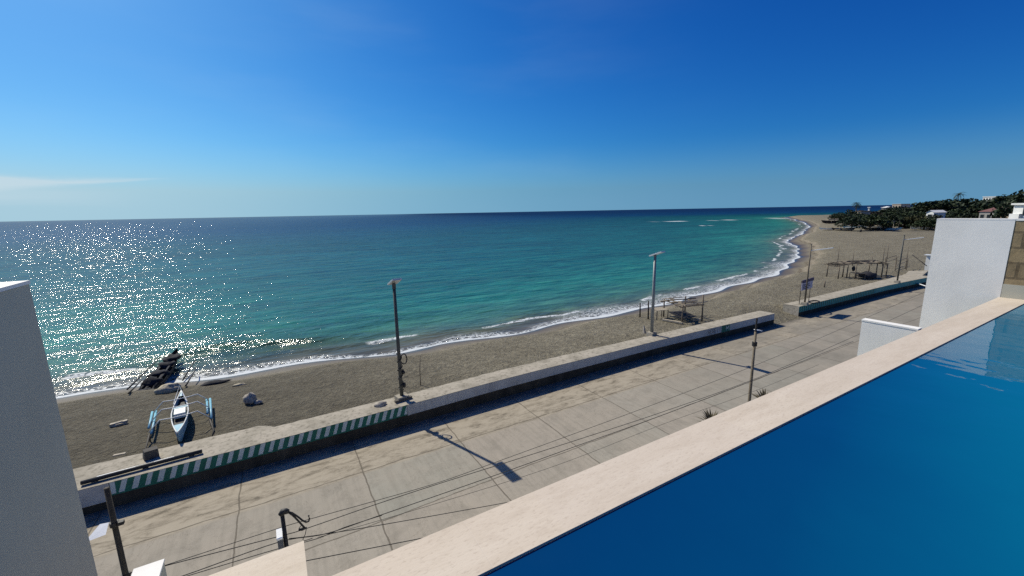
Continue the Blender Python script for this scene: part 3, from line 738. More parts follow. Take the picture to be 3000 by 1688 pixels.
for (px, py, hh, lab) in ((1875, 929, 1.35, 'dark wooden post standing alone at the wet sand edge'), (1899, 935, 1.7, 'leaning pole beside the grey solar lamp on sand')):
    p = SG(px, py)
    mb = MB(); mb.tube([p - Vector((0, 0, 0.1)), p + Vector((-0.05, 0, hh))], [0.07, 0.055], 8); tag(mb.build('post', M['wood_dark'], None, True), lab, 'post')
p = G(1891, 977, 1.0)
mb = MB(); mb.box((p.x, p.y + 0.15, p.z + 0.28), (0.34, 0.14, 0.62), (R(-14), R(12), 0.3), taper=0.35); tag(mb.build('stone_slab', M['rock']), 'small pointed stone slab leaning at foot of grey lamp', 'rock')
p = SG(2415, 842)
mb = MB(); mb.tube([p - Vector((0, 0, 0.1)), p + Vector((0, 0, 0.75))], 0.07, 8); tag(mb.build('post', M['wood'], None, True), 'short stump post on sand right of the notice board', 'post')

# ------------------------------------------------------------------ outrigger boats
def hull_mesh(L, W, D, nx=18, rise=0.35, taper=2.4):
    mb = MB(); secs = []
    for i in range(nx + 1):
        t = i / nx; s = 2 * t - 1
        w = W / 2 * max(0.03, (1 - abs(s) ** taper)); zt = D + rise * abs(s) ** 2.6; zb = 0.0 + (D * 0.75 + rise) * abs(s) ** 6
        x = s * L / 2
        secs.append([(x, -w, zt), (x, -w * 0.82, zb + (zt - zb) * 0.45), (x, -w * 0.35, zb + (zt - zb) * 0.08), (x, 0, zb), (x, w * 0.35, zb + (zt - zb) * 0.08), (x, w * 0.82, zb + (zt - zb) * 0.45), (x, w, zt)])
    n = 7; vs = [p for s in secs for p in s]; fs = []
    for i in range(nx):
        for k in range(n - 1): fs.append((i * n + k, (i + 1) * n + k, (i + 1) * n + k + 1, i * n + k + 1))
    mb.add(vs, fs); return mb, secs
def to_boat(mb, loc, rz, pitch=0.0):
    m = Matrix.Translation(loc) @ Matrix.Rotation(rz, 4, 'Z') @ Matrix.Rotation(pitch, 4, 'Y')
    mb.v = [tuple(m @ Vector(p)) for p in mb.v]; return mb
def bangka(label, loc, rz, L=5.9, W=0.66, D=0.72, span=1.06, colours=None, pitch=0.0, detail=True, mirrored=False, group=None):
    c = colours
    root = thing('outrigger_boat', label, 'boat', loc, group)
    def B(mb, nm, mat, par=root, smooth=False): return to_boat(mb, Vector(loc), rz, pitch).build(nm, mat, par, smooth)
    mb, secs = hull_mesh(L, W, D, rise=0.14 if detail else 0.35, taper=1.7 if detail else 2.4); hull = B(mb, 'hull', c['hull'], root, True)
    # inner shell and decks
    mb = MB()
    for i in range(len(secs) - 1):
        a, b = secs[i], secs[i + 1]
        za, zb = a[0][2] - 0.22, b[0][2] - 0.22
        mb.quad((a[0][0], a[0][1] * 0.93, za), (b[0][0], b[0][1] * 0.93, zb), (b[0][0], -b[0][1] * 0.93, zb), (a[0][0], -a[0][1] * 0.93, za))
    B(mb, 'inside_floor', c['inside'])
    def deck(t0, t1, mat, nm, dz=0.012):
        mb = MB(); i0, i1 = int(t0 * 18), int(t1 * 18)
        for i in range(i0, i1):
            a, b = secs[i], secs[i + 1]
            mb.quad((a[0][0], a[0][1], a[0][2] + dz), (b[0][0], b[0][1], b[0][2] + dz), (b[0][0], -b[0][1], b[0][2] + dz), (a[0][0], -a[0][1], a[0][2] + dz))
        return B(mb, nm, mat)
    deck(0.0, 0.27, c['deck'], 'bow_deck')
    if detail:
        deck(0.64, 0.72, c['deck'], 'thwart'); deck(0.94, 1.0, c['deck'], 'stern_deck')
        mb = MB(); mb.box((0.02, 0, D - 0.02), (0.72, W * 0.72, 0.22), None, taper=0.95); B(mb, 'engine_cover', c['white'])
        mb = MB()
        for sg in (0, 6):
            mb.tube([(s[sg][0], s[sg][1], s[sg][2] + 0.02) for s in secs], 0.026, 6)
        B(mb, 'gunwale', c['rail'], hull, True)
        mb = MB(); mb.tube([(L * 0.20, -W * 0.42, D + 0.1), (L * 0.40, 0, D + 0.62), (L * 0.20, W * 0.42, D + 0.1)], 0.022, 6); mb.tube([(L * 0.40, 0, D + 0.62), (L * 0.47, 0, D + 0.3)], 0.022, 6)
        B(mb, 'stern_frame', c['rail'])
    booms = (-0.14, 0.10, 0.30) if detail else ((-0.16, 0.2) if c['float'] else ())
    for bx in booms:
        mb = MB(); x = bx * L
        pts = [(x, -span - 0.02, 0.42), (x, -span * 0.62, D + 0.16), (x, -W * 0.5, D + 0.12), (x, W * 0.5, D + 0.12), (x, span * 0.62, D + 0.16), (x, span + 0.02, 0.42)]
        mb.tube(pts, 0.024 if detail else 0.05, 6); B(mb, 'outrigger_boom', c['rail'], root, True)
    for sg in ((-1, 1) if c['float'] else ()):
        mb = MB()
        for off in ((-0.07, 0.07) if detail else (0,)):
            x0, x1 = (-0.16 * L, 0.33 * L) if detail else (-0.4 * L, 0.4 * L)
            if off > 0: x0 += 0.7
            mb.tube([(x0, sg * span + off, 0.40), ((x0 + x1) / 2, sg * span + off, 0.38), (x1, sg * span + off, 0.42)], 0.05 if detail else 0.09, 8)
        B(mb, 'float', c['float'], root, True)
        if detail:
            for px_ in (-0.15, 0.12):
                mb = MB(); mb.tube([(px_ * L, sg * span, 0.36), (px_ * L - 0.1, sg * (span + 0.02), -0.02)], 0.03, 6); B(mb, 'support_stick', M['wood_dark'])
            mb = MB(); mb.tube([(-0.16 * L, sg * span, 0.36), (-0.30 * L, sg * (span + 0.10), 0.10), (-0.40 * L, sg * (span + 0.02), 0.05)], [0.045, 0.035, 0.02], 6); B(mb, 'float_end_pole', M['wood_dark'], root, True)
    return root
pb_, ps_ = G(518, 1262, 1.55), G(530, 1140, 1.55)
mid = (pb_ + ps_) / 2; dv = ps_ - pb_
rzb = math.atan2(dv.y, dv.x)
zb = SZ(mid.x, mid.y)
blue = dict(hull=M['boat_blue'], inside=M['boat_inside'], deck=M['boat_blue'], white=M['boat_white'], rail=M['boat_white'], float=M['float_blue'])
bangka('pale blue outrigger boat with white engine cover and twin bamboo floats', (mid.x, mid.y, zb), rzb, L=max(5.0, dv.length), W=0.62, D=0.72, span=1.08, colours=blue)
pa_, pb2 = SG(388, 1155), SG(530, 1085)
mid2 = (pa_ + pb2) / 2; d2 = pb2 - pa_
dark = dict(hull=M['wood_dark'], inside=M['net'], deck=M['wood_dark'], white=M['net'], rail=M['wood'], float=None)
r2 = math.atan2(d2.y, d2.x)
bt = bangka('dark weathered boat heaped with nets at the water edge', (mid2.x, mid2.y, SZ(mid2.x, mid2.y)), r2, L=d2.length * 1.0, W=1.0, D=0.72, span=1.5, colours=dark, detail=False)
mb = MB()
zb2 = SZ(mid2.x, mid2.y); ax = Vector((d2.x, d2.y, 0)).normalized(); sd = Vector((-ax.y, ax.x, 0))
for k in range(5):
    t = (k - 2) * 0.17; q = mid2 + d2 * t; mb.blob((q.x, q.y, zb2 + 0.74), (0.55, 0.55, 0.26 + 0.12 * (k == 1)), 20 + k, 0.55)
for k in range(5):
    o = sd * random.uniform(-0.45, 0.45); a = mid2 + d2 * random.uniform(-0.42, -0.2) + o; b = a + d2 * random.uniform(0.3, 0.5) + sd * random.uniform(-0.15, 0.15)
    a.z = zb2 + random.uniform(0.72, 0.9); b.z = zb2 + random.uniform(0.75, 0.95); mb.beam(a, b, random.uniform(0.06, 0.16), 0.05)
tag(mb.build('net_heap', M['net'], None, True), 'black heap of nets and poles piled on the dark boat', 'fishing net')
pt = SG(497, 1148)
mb = MB(); mb.blob((pt.x, pt.y, pt.z + 0.1), (0.62, 0.3, 0.34), 31, 0.35, 18, 10); tag(mb.build('tarp', M['tarp'], None, True), 'pale bundled tarp on sand between the two near boats', 'tarp')
for (x0, y0, x1, y1, lab) in ((374, 1146, 472, 1096, 'long dark spar reaching over the wash left of the net boat'), (378, 1158, 420, 1136, 'short dark spar on sand left of the net boat'),
                              (536, 1119, 582, 1090, 'dark spar pointing seaward right of the net boat'), (545, 1136, 580, 1106, 'thin spar on sand right of the net boat')):
    a, b = SG(x0, y0), SG(x1, y1); a.z += 0.12; b.z = max(b.z, SEA_Z) + 0.55
    mb = MB(); mb.tube([a, b], [0.05, 0.035], 7); tag(mb.build('spar', M['wood_dark'], None, True), lab, 'spar')

# ------------------------------------------------------------------ beach shelters
def wonk(a): return Vector((random.uniform(-a, a), random.uniform(-a, a), random.uniform(-a, a)))
def shelter1():
    c = SG(2000, 945); root = thing('beach_shelter', 'small broken bamboo beach shelter behind wall beside grey lamp', 'shelter', c)
    P = [SG(1998, 950), SG(2056, 941), SG(2006, 921), SG(1944, 928)]
    hs = [1.7, 2.35, 1.75, 1.6]
    for p, h in zip(P, hs):
        mb = MB(); mb.tube([p - Vector((0, 0, 0.15)), p + Vector((0.02, 0.03, h))], [0.075, 0.06], 8); mb.build('post', M['wood'], root, True)
    cc = sum(P, Vector()) / 4
    for k in range(9):
        f = k / 8; a = P[0].lerp(P[3], f); b = P[1].lerp(P[2], f)
        mb = MB(); z = 1.55 + 0.05 * math.sin(k * 2.3)
        a2 = a + (a - b) * random.uniform(0.05, 0.4); b2 = b + (b - a) * random.uniform(0.05, 0.5)
        a2.z = cc.z + z + random.uniform(-0.06, 0.06); b2.z = cc.z + z + random.uniform(-0.05, 0.14); mb.tube([a2, (a2 + b2) / 2 + wonk(0.05), b2], 0.035 + 0.02 * random.random(), 6)
        mb.build('roof_pole', M['wood_pale'] if k % 3 else M['wood'], root, True)
    for (i, j) in ((0, 3), (1, 2)):
        a, b = P[i].copy(), P[j].copy(); a.z = b.z = cc.z + 1.5; mb = MB(); mb.tube([a, b], 0.05, 6); mb.build('roof_beam', M['wood'], root, True)
    mb = MB()
    for k in range(7):
        f = k / 6; a = P[0].lerp(P[3], 0.1 + 0.8 * f) + (P[1] - P[0]) * random.uniform(0, 0.2); a.z = cc.z + 1.64
        mb.box(a, (random.uniform(0.5, 1.1), 0.3, 0.025), (random.uniform(-.1, .1), random.uniform(-.12, .12), random.uniform(0, 3)))
    mb.build('palm_thatch', M['thatch'], root)
    mb = MB(); a = SG(1940, 940); b = SG(2000, 951); mb.beam(a + Vector((0, 0, 0.12)), b + Vector((0, 0, 0.12)), 0.2, 0.14); a2 = SG(1962, 932); b2 = SG(2056, 941); mb.beam(a2 + Vector((0, 0, 0.2)), b2 + Vector((0, 0, 0.12)), 0.12, 0.1); mb.build('ground_log', M['wood_pale'], root)
    mb = MB()                            # raised slatted floor in the shade
    for k in range(8):
        f = k / 7; a = P[0].lerp(P[3], 0.15 + 0.7 * f); b = P[1].lerp(P[2], 0.15 + 0.7 * f); a.z = b.z = cc.z + 0.42; mb.beam(a.lerp(b, 0.1), a.lerp(b, 0.85), 0.22, 0.035)
    mb.build('slat_floor', M['wood_dark'], root)
shelter1()
def table(label, px0, py0, px1, py1, depth, h, mat, name='bamboo_table'):
    a, b = SG(px0, py0), SG(px1, py1); zb_ = (a.z + b.z) / 2; root = thing(name, label, 'table', a)
    d = (b - a); d.z = 0; n = Vector((-d.y, d.x, 0)).normalized() * depth
    mb = MB()
    for k in range(6):
        o = n * (k / 5); p0, p1 = a + o, b + o; p0.z = p1.z = zb_ + h; mb.beam(p0, p1, depth / 6.5, 0.04)
    mb.build('table_top', mat, root)
    for p in (a, b, a + n, b + n):
        mb = MB(); mb.tube([(p.x, p.y, zb_ - 0.1), (p.x, p.y, zb_ + h)], 0.04, 6); mb.build('leg', M['wood'], root)
table('pale bamboo table left of the small shelter on sand', 1924, 938, 1956, 933, 0.9, 0.85, M['wood_pale'])
def shelter2():
    c = SG(2515, 815); root = thing('beach_shelter', 'long bamboo beach shelter with low flat roof on far sand', 'shelter', c)
    pts = [(2455, 817), (2480, 814), (2504, 818), (2565, 812), (2582, 812), (2595, 811)]
    P = [SG(*q) for q in pts]; back = [p + Vector((1.6, 2.0, 0)) for p in P]
    for p, h in list(zip(P, (1.75, 1.7, 1.95, 1.8, 1.8, 1.8))) + [(b, 1.9) for b in back[::2]]:
        mb = MB(); mb.tube([p - Vector((0, 0, 0.15)), p + Vector((0.05, 0, h))], [0.08, 0.06], 7); mb.build('post', M['wood'], root, True)
    zr = c.z + 1.78
    for k in range(7):
        f = k / 6; a = P[0].lerp(back[0], f); b = P[-1].lerp(back[-1], f); a += (a - b) * (0.06 + 0.05 * random.random()); b += (b - a) * 0.03 * random.random()
        a.z = zr - 0.25 + 0.08 * random.random(); b.z = zr + 0.03 * k; m_ = (a + b) / 2; m_.z = zr + 0.18
        mb = MB(); mb.tube([a, a.lerp(m_, 0.5) + Vector((0, 0, 0.1)), m_, b], 0.05, 6); mb.build('roof_pole', M['wood_dark'] if k % 2 else M['wood'], root, True)
    mb = MB()
    for k in range(26):
        f = random.random(); a = P[0].lerp(P[-1], 0.02 + 0.95 * f).lerp(back[0].lerp(back[-1], f), random.random()); a.z = zr + 0.12 + 0.06 * random.random()
        mb.box(a, (random.uniform(0.7, 1.4), random.uniform(0.4, 0.8), 0.03), (random.uniform(-.12, .12), random.uniform(-.12, .12), random.uniform(0, 3)))
    mb.build('palm_thatch', M['thatch'], root)
    return root
shelter2()
table('dark low bench table under the long shelter', 2488, 815, 2513, 819, 0.9, 0.75, M['wood_dark'])
p = SG(2540, 817)
root = thing('covered_table', 'dark hooded table heap under the long shelter roof', 'table', p)
mb = MB(); mb.blob((p.x, p.y, p.z + 0.45), (1.25, 0.9, 0.55), 41, 0.3, 16, 9); mb.build('cover', M['net'], root, True)
for dx in (-0.9, 0.9):
    mb = MB(); mb.box((p.x + dx, p.y - 0.3, p.z + 0.3), (0.12, 0.12, 0.62)); mb.build('leg', M['wood_dark'], root)
p = SG(2497, 814); mb = MB(); mb.blob((p.x, p.y, p.z + 1.25), (0.2, 0.2, 0.36), 43, 0.2, 12, 9, 0, 1.3, -1); mb.tube([(p.x, p.y, p.z + 1.5), (p.x, p.y, p.z + 1.8)], 0.015, 5)
tag(mb.build('hanging_sack', M['net'], None, True), 'dark sack hanging under the long shelter roof', 'sack')
for (px, pb0, pt0, lab) in ((2453, 778, 719, 'tall thin bamboo pole left of the long shelter'), (2497, 779, 735, 'faint thin pole behind the long shelter'), (2553, 778, 750, 'short thin pole above the long shelter roof'),
                            (2585, 779, 720, 'tall bamboo pole behind shelter, second from far lamp'), (2596, 778, 712, 'tall bamboo pole nearest the far lamp, on its left'), (2653, 788, 722, 'thin bamboo pole right of the far lamp')):
    a = SG(px, pb0); h = (pb0 - pt0) / (pb0 - (649 - 0.0187 * px)) * (CAMH - a.z)
    mb = MB(); mb.tube([a - Vector((0, 0, 0.2)), a + Vector((0.1, 0.06, h * 0.5)), a + Vector((0.3, 0.15, h))], [0.055, 0.045, 0.025], 6)
    tag(mb.build('bamboo_pole', M['wood'], None, True), lab, 'pole')
# rope fence and brush right of the far lamp
a, b = SG(2622, 795), SG(2655, 792)
root = thing('drying_rack', 'low bamboo drying rack behind the far lamp', 'rack', a)
for q in (a, b, a + Vector((3, 2.2, 0)), b + Vector((3, 2.2, 0))):
    mb = MB(); mb.tube([q - Vector((0, 0, .1)), q + Vector((0, 0, 1.7))], 0.05, 6); mb.build('post', M['wood'], root)
for z_ in (1.1, 1.65):
    for o in (Vector((0, 0, 0)), Vector((3, 2.2, 0))):
        mb = MB(); mb.tube([a + o + Vector((-1.5, -0.6, z_)), b + o + Vector((1.8, 0.6, z_ + 0.05))], 0.04, 6); mb.build('rail', M['wood'], root)
a = G(2660, 754, 2.6); b = G(2708, 779, 1.9)
a = SG(2666, 792) + Vector((0, 0, 2.3)); b = SG(2712, 800) + Vector((0, 0, 1.0))
mb = MB(); mb.tube([a, b], [0.06, 0.05], 6); tag(mb.build('leaning_pole', M['wood_dark'], None, True), 'dark slanting pole near the white box right of far lamp', 'pole')

# plain ramp and white box behind the far wall end
q0, q1, q2, q3 = G(2632, 824, 1.0), G(2662, 794, 1.0), G(2722, 792, 1.0), G(2696, 812, 1.0)
mb = MB(); mb.quad(q0, q3, q2, q1)
for s_, e_ in ((q0, q3), (q3, q2), (q2, q1), (q1, q0)): mb.quad(s_, Vector((s_.x, s_.y, 0.2)), Vector((e_.x, e_.y, 0.2)), e_)
tag(mb.build('concrete_ramp', M['walltop']), 'plain concrete slab branching off behind the far lamp', 'ramp')
p = SG(2716, 792)
root = thing('utility_box', 'white box with flat lid beside dark pole at far wall end', 'box', p)
mb = MB(); mb.box((p.x, p.y, p.z + 1.1), (0.55, 0.5, 2.2)); mb.build('cabinet', M['house_white'], root)
mb = MB(); mb.box((p.x, p.y, p.z + 2.28), (1.0, 0.9, 0.12)); mb.build('lid', M['lamp_white'], root)
p = G(2730, 833, 0.9)
h = 6.9
root = thing('utility_pole', 'dark utility pole close to the tall white wall', 'utility pole', (p.x, p.y, 0), 'poles along the road')
mb = MB(); mb.tube([(p.x, p.y, -0.1), (p.x, p.y, h)], [0.15, 0.09], 9); mb.build('pole', M['dark_pole'], root, True)
mb = MB(); mb.box((p.x + 0.1, p.y, h - 0.9), (0.28, 0.28, 0.25)); mb.build('clamp', M['black'], root)
mb = MB(); mb.box((p.x, p.y, h - 2.6), (0.36, 0.36, 0.18)); mb.build('clamp', M['black'], root)
a = V(2671, 825, 14.0); b = V(2720, 841, 12.6)
mb = MB(); mb.tube([G(2671, 825, 0.5), G(2720, 841, 0.5)], 0.06, 7); tag(mb.build('rail_bar', M['lamp_white'], None, True), 'white bar sloping across the teal wall face end', 'rail')

# ------------------------------------------------------------------ poles, meter and wires by the building
PV = 7.6
def pole_at(label, ptop, r, mat, z_extra=0):
    root = thing('utility_pole', label, 'utility pole', (ptop.x, ptop.y, 0), 'poles along the road')
    mb = MB(); mb.tube([(ptop.x, ptop.y, -0.1), (ptop.x, ptop.y, ptop.z * 0.5), (ptop.x, ptop.y, ptop.z)], [r * 1.2, r * 1.1, r * 0.85], 12); mb.build('pole', mat, root, True)
    return root
tl = V(312, 1430, PV)
r_ = pole_at('brown utility pole beside the dark pillar with a white tin shade', tl, 0.039, M['brown_pole'])
t2 = V(341, 1532, PV)
mb = MB(); mb.tube([(tl.x, tl.y, t2.z - 0.04), (tl.x, tl.y, t2.z + 0.03)], 0.055, 10); mb.build('clamp', M['black'], r_)
mb = MB(); mb.box((tl.x + 0.08, tl.y - 0.03, t2.z + 0.0), (0.07, 0.06, 0.05)); mb.build('clamp_bolt', M['black'], r_)
a, b, c_, d_ = V(319, 1520, PV), V(329, 1521, PV), V(327, 1546, PV), V(293, 1548, PV)
mb = MB(); zc = t2.z - 0.02
mb.add([(tl.x - 0.06, PV + 0.02, zc + 0.05), (tl.x - 0.06, PV - 0.16, zc - 0.02), (tl.x - 0.30, PV - 0.14, zc - 0.06), (tl.x - 0.17, PV + 0.06, zc + 0.04)], [(0, 1, 2, 3)])
mb.build('tin_shade', M['meter_top'], r_)
t3 = V(370, 1683, PV); mb = MB(); mb.tube([(tl.x, tl.y, t3.z - 0.03), (tl.x, tl.y, t3.z + 0.02)], 0.055, 10); mb.tube([(tl.x - 0.12, tl.y, t3.z - 0.03), (tl.x + 0.26, tl.y, t3.z + 0.03)], 0.012, 6); mb.build('clamp', M['black'], r_)

tm = V(826, 1503, PV)
r_ = pole_at('black service pole with meter box and hooked conduits above the beige ledge', tm, 0.038, M['black'])
zz = lambda x, y: V(780 + x * 0.0966, 1470 + y * 0.0966, PV)
mb = MB(); mb.tube([tm + Vector((-0.02, 0, -0.03)), zz(500, 310), zz(600, 290), zz(680, 300)], [0.05, 0.055, 0.05, 0.035], 9); mb.build('pole_head', M['black'], r_, True)
mb = MB(); mb.tube([zz(640, 300), zz(780, 340), zz(950, 450), zz(1100, 570), zz(1210, 620), zz(1290, 590), zz(1310, 520), zz(1285, 420)], 0.016, 7); mb.build('conduit', M['black'], r_, True)
mb = MB(); mb.tube([zz(660, 310), zz(800, 410), zz(950, 560), zz(1060, 680), zz(1170, 800)], 0.016, 7); mb.build('conduit', M['black'], r_, True)
mb = MB(); mb.tube([zz(980, 850), zz(1090, 830), zz(1230, 790)], [0.02, 0.03, 0.015], 7); mb.build('wire_clamp', M['black'], r_, True)
mb = MB(); mb.tube([zz(1060, 720), zz(1000, 800), zz(990, 860)], 0.007, 5); mb.tube([zz(1215, 830), zz(1180, 1000), zz(1110, 1140), zz(1150, 1190), zz(1400, 1110)], 0.007, 5); mb.build('loose_wire', M['wire'], r_, True)
m0, m1 = zz(345, 1030), zz(560, 1400)
mb = MB(); mb.box(((m0.x + m1.x) / 2 - 0.01, PV - 0.02, (m0.z + m1.z) / 2), (abs(m1.x - m0.x) * 1.02, 0.12, abs(m0.z - m1.z))); bx = mb.build('meter_box', M['meter'], r_)
mb = MB(); mb.box(((m0.x + m1.x) / 2 - 0.01, PV - 0.01, m0.z + 0.02), (abs(m1.x - m0.x) * 1.15, 0.22, 0.035), (R(12), 0, 0)); mb.build('hood', M['meter_top'], bx)
tr = V(2214, 972, PV + 0.4)
r_ = pole_at('brown utility pole rising beyond the pool coping with white tip', tr, 0.05, M['rust_pole'])
k0 = V(2211, 1006, PV + 0.4); mb = MB(); mb.tube([(tr.x, tr.y, k0.z - 0.1), (tr.x, tr.y, k0.z + 0.05)], 0.085, 10); mb.build('clamp', M['black'], r_)
mb = MB(); mb.tube([tr, tr + Vector((0.0, 0, 0.5))], 0.03, 8); mb.build('pole_tip', M['wood_dark'], r_)
mb = MB(); mb.box(tr + Vector((0.16, 0.0, 0.03)), (0.34, 0.14, 0.03), (0, R(14), 0)); mb.build('tin_shade', M['meter_top'], r_)

def wire(label, pts, r=0.008, v0=PV, dv=None):
    ps = [V(x, y, v0 if dv is None else v0 + dv * i) for i, (x, y) in enumerate(pts)]
    out = []
    for i in range(len(ps) - 1):                     # smooth through the points
        p0, p1, p2, p3 = ps[max(i - 1, 0)], ps[i], ps[i + 1], ps[min(i + 2, len(ps) - 1)]
        for k in range(6):
            t = k / 6
            out.append(0.5 * ((2 * p1) + (p2 - p0) * t + (2 * p0 - 5 * p1 + 4 * p2 - p3) * t * t + (3 * p1 - p0 - 3 * p2 + p3) * t ** 3))
    out.append(ps[-1]); mb = MB(); mb.tube(out, r, 5)
    return tag(mb.build('overhead_wire', M['wire'], None, True), label, 'wire', 'overhead wires above the road')
wire('topmost overhead wire above the road passing behind service pole', [(300, 1712), (491, 1654), (800, 1553), (908, 1521), (1098, 1468), (1290, 1412), (1500, 1337), (1950, 1172), (2260, 1051), (2521, 939), (2760, 833)], 0.006)
wire('overhead wire clamped to the hooked conduit of service pole', [(300, 1708), (491, 1656), (812, 1573), (896, 1549), (1104, 1477), (1290, 1416), (1500, 1350), (1700, 1286), (1950, 1204), (2230, 1103), (2518, 979), (2760, 868)], 0.0075)
wire('thick overhead wire running just below the clamped one', [(330, 1752), (534, 1688), (815, 1589), (958, 1563), (1119, 1508), (1467, 1387), (1700, 1303), (1950, 1213), (2230, 1106), (2500, 1000)], 0.008)
wire('overhead wire hidden behind the beige ledge at its middle', [(534, 1692), (700, 1642), (815, 1608), (930, 1578), (1010, 1545), (1119, 1510)], 0.007)
wire('overhead wire slanting flatter from the meter box to the coping', [(846, 1578), (924, 1569), (1129, 1536), (1476, 1474), (1600, 1450)], 0.0075)
wire('lowest overhead wire emerging right of the beige ledge', [(780, 1668), (899, 1643), (1216, 1581), (1330, 1558)], 0.0085)
wire('faint thin overhead wire nearest the coping', [(930, 1575), (1129, 1520), (1500, 1407), (1700, 1338), (1950, 1240), (2200, 1150), (2400, 1068)], 0.0045)

# spiky plants whose tips show over the coping
def spiky(label, px, py, v, n, L):
    t = V(px, py, v); root = thing('spiky_plant', label, 'plant', (t.x, t.y, 0), 'spiky plants below the coping')
    mb = MB(); mb.tube([(t.x, t.y, 0), (t.x + 0.05, t.y, t.z * 0.5), (t.x, t.y, t.z - 0.1)], [0.12, 0.09, 0.07], 9); mb.build('trunk', M['bark'], root, True)
    mb = MB()
    for k in range(n):
        a = 2 * math.pi * k / n + random.uniform(-.2, .2); el = random.uniform(0.3, 1.35); l = L * random.uniform(0.75, 1.1)
        d = Vector((math.cos(a) * math.cos(el), math.sin(a) * math.cos(el), math.sin(el))); s = Vector((-math.sin(a), math.cos(a), 0)) * 0.028
        b0 = Vector((t.x, t.y, t.z - 0.1)); m_ = b0 + d * l * 0.55; e = b0 + d * l - Vector((0, 0, 0.12 * l))
        mb.add([b0 - s * 0.6, b0 + s * 0.6, m_ + s, m_ - s, e], [(0, 1, 2, 3), (3, 2, 4)])
    mb.build('leaves', M['leaf_dry'], root)
spiky('spiky plant tips beside foot of brown pole beyond coping', 2240, 1172, 6.4, 60, 0.5)
spiky('small spiky tips just over the coping left of brown pole', 2085, 1236, 6.4, 40, 0.5)

# ------------------------------------------------------------------ the building with the pool
COPZ = 8.8; CI, CO_ = 1.365, 1.685
mb = MB()                                # pool water
for i in range(40):
    for j in range(24):
        a0, a1 = -2.5 + 12.5 * i / 40, -2.5 + 12.5 * (i + 1) / 40; c0, c1 = -3.2 + (CI - 0.004 + 3.2) * j / 24, -3.2 + (CI - 0.004 + 3.2) * (j + 1) / 24
        mb.quad((a0, c0, COPZ - 0.012), (a1, c0, COPZ - 0.012), (a1, c1, COPZ - 0.012), (a0, c1, COPZ - 0.012))
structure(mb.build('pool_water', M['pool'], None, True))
root = thing('pool_coping', 'pale beige stone coping running along the blue pool edge', 'coping', (0, CO_, COPZ))
mb = MB(); mb.box(((-2.5 + 10.06) / 2, (CI + CO_) / 2, COPZ - 0.011), (12.56, CO_ - CI, 0.022)); mb.build('coping_stone', M['travertine'], root)
mb = MB(); mb.box(((-2.5 + 10.06) / 2, (CI + CO_) / 2, COPZ - 0.62), (12.55, CO_ - CI - 0.02, 1.194)); mb.build('pool_wall', M['pool_tile'], root)
root = thing('fin_wall', 'low white wall with bright top just left of the tall white wall', 'wall', (6.7, 1.97, 5.2))
mb = MB(); mb.box((6.71, 1.975, 7.0), (0.11, 0.55, 3.59)); mb.build('wall_face', M['plaster'], root)
mb = MB(); mb.box((6.71, 1.975, 8.803), (0.12, 0.56, 0.02)); mb.build('wall_cap', M['plaster'], root)
EW = 10.06
root = thing('tall_white_wall', 'tall plain white wall standing at far end of the pool', 'wall', (EW + 0.1, 2.1, 6))
mb = MB(); mb.box((EW + 0.1, (1.672 + 2.56) / 2, 8.0), (0.2, 2.56 - 1.672, 4.06)); mb.build('wall_face', M['plaster'], root)
mb = MB(); mb.box((EW + 0.1, (1.672 + 2.56) / 2, 10.04), (0.204, 2.563 - 1.672, 0.02)); mb.build('wall_cap', M['plaster'], root)
root = thing('stone_clad_wall', 'brown stone clad wall at right edge behind the pool end', 'wall', (EW + 0.1, -1, 8))
mb = MB(); mb.box((EW + 0.1, (1.67 - 3.4) / 2, 9.52), (0.19, 5.07, 1.0)); mb.build('stone_cladding', M['stone'], root)
mb = MB(); mb.box((EW + 0.1, (1.668 - 3.4) / 2, 8.4), (0.2, 5.068, 1.24)); mb.build('plaster_base', M['plaster_grey'], root)
mb = MB(); mb.box((EW + 0.1, (1.668 - 3.4) / 2, 10.034), (0.205, 5.066, 0.027)); mb.build('wall_cap', M['plaster'], root)
# left pillar wall, its stepped neighbour and the ledge
root = thing('dark_pillar_wall', 'large shaded grey wall filling the left edge of view', 'wall', (-1.3, 2, 0))
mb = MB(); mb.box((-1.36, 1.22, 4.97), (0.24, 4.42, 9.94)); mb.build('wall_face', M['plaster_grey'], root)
mb = MB(); mb.box((-1.36, 1.22, 9.953), (0.25, 4.43, 0.02)); mb.build('wall_cap', M['plaster'], root)
root = thing('white_wall_end', 'small speckled white wall top at bottom left beside the pole', 'wall', (-1.24, 4, 0))
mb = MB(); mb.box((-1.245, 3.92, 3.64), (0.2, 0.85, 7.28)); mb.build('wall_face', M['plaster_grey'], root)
mb = MB(); mb.box((-1.245, 3.92, 7.29), (0.21, 0.86, 0.02)); mb.build('wall_cap', M['plaster'], root)
root = thing('beige_ledge', 'beige stone ledge corner at bottom beside the pool coping', 'ledge', (-0.6, 3, 7))
mb = MB(); mb.box((-0.62, 2.78, 7.57), (1.16, 1.5, 0.06)); mb.build('stone_top', M['travertine'], root)
mb = MB(); mb.box((-0.62, 2.78, 6.8), (1.1, 1.44, 1.479)); mb.build('ledge_base', M['plaster'], root)
root = thing('building_front', 'white building front below the pool coping', 'building', (5, 1, 0))
mb = MB(); mb.box((4.0, -1.8, 3.7), (12.5, 6.6, 7.4)); mb.build('wall', M['plaster'], root)

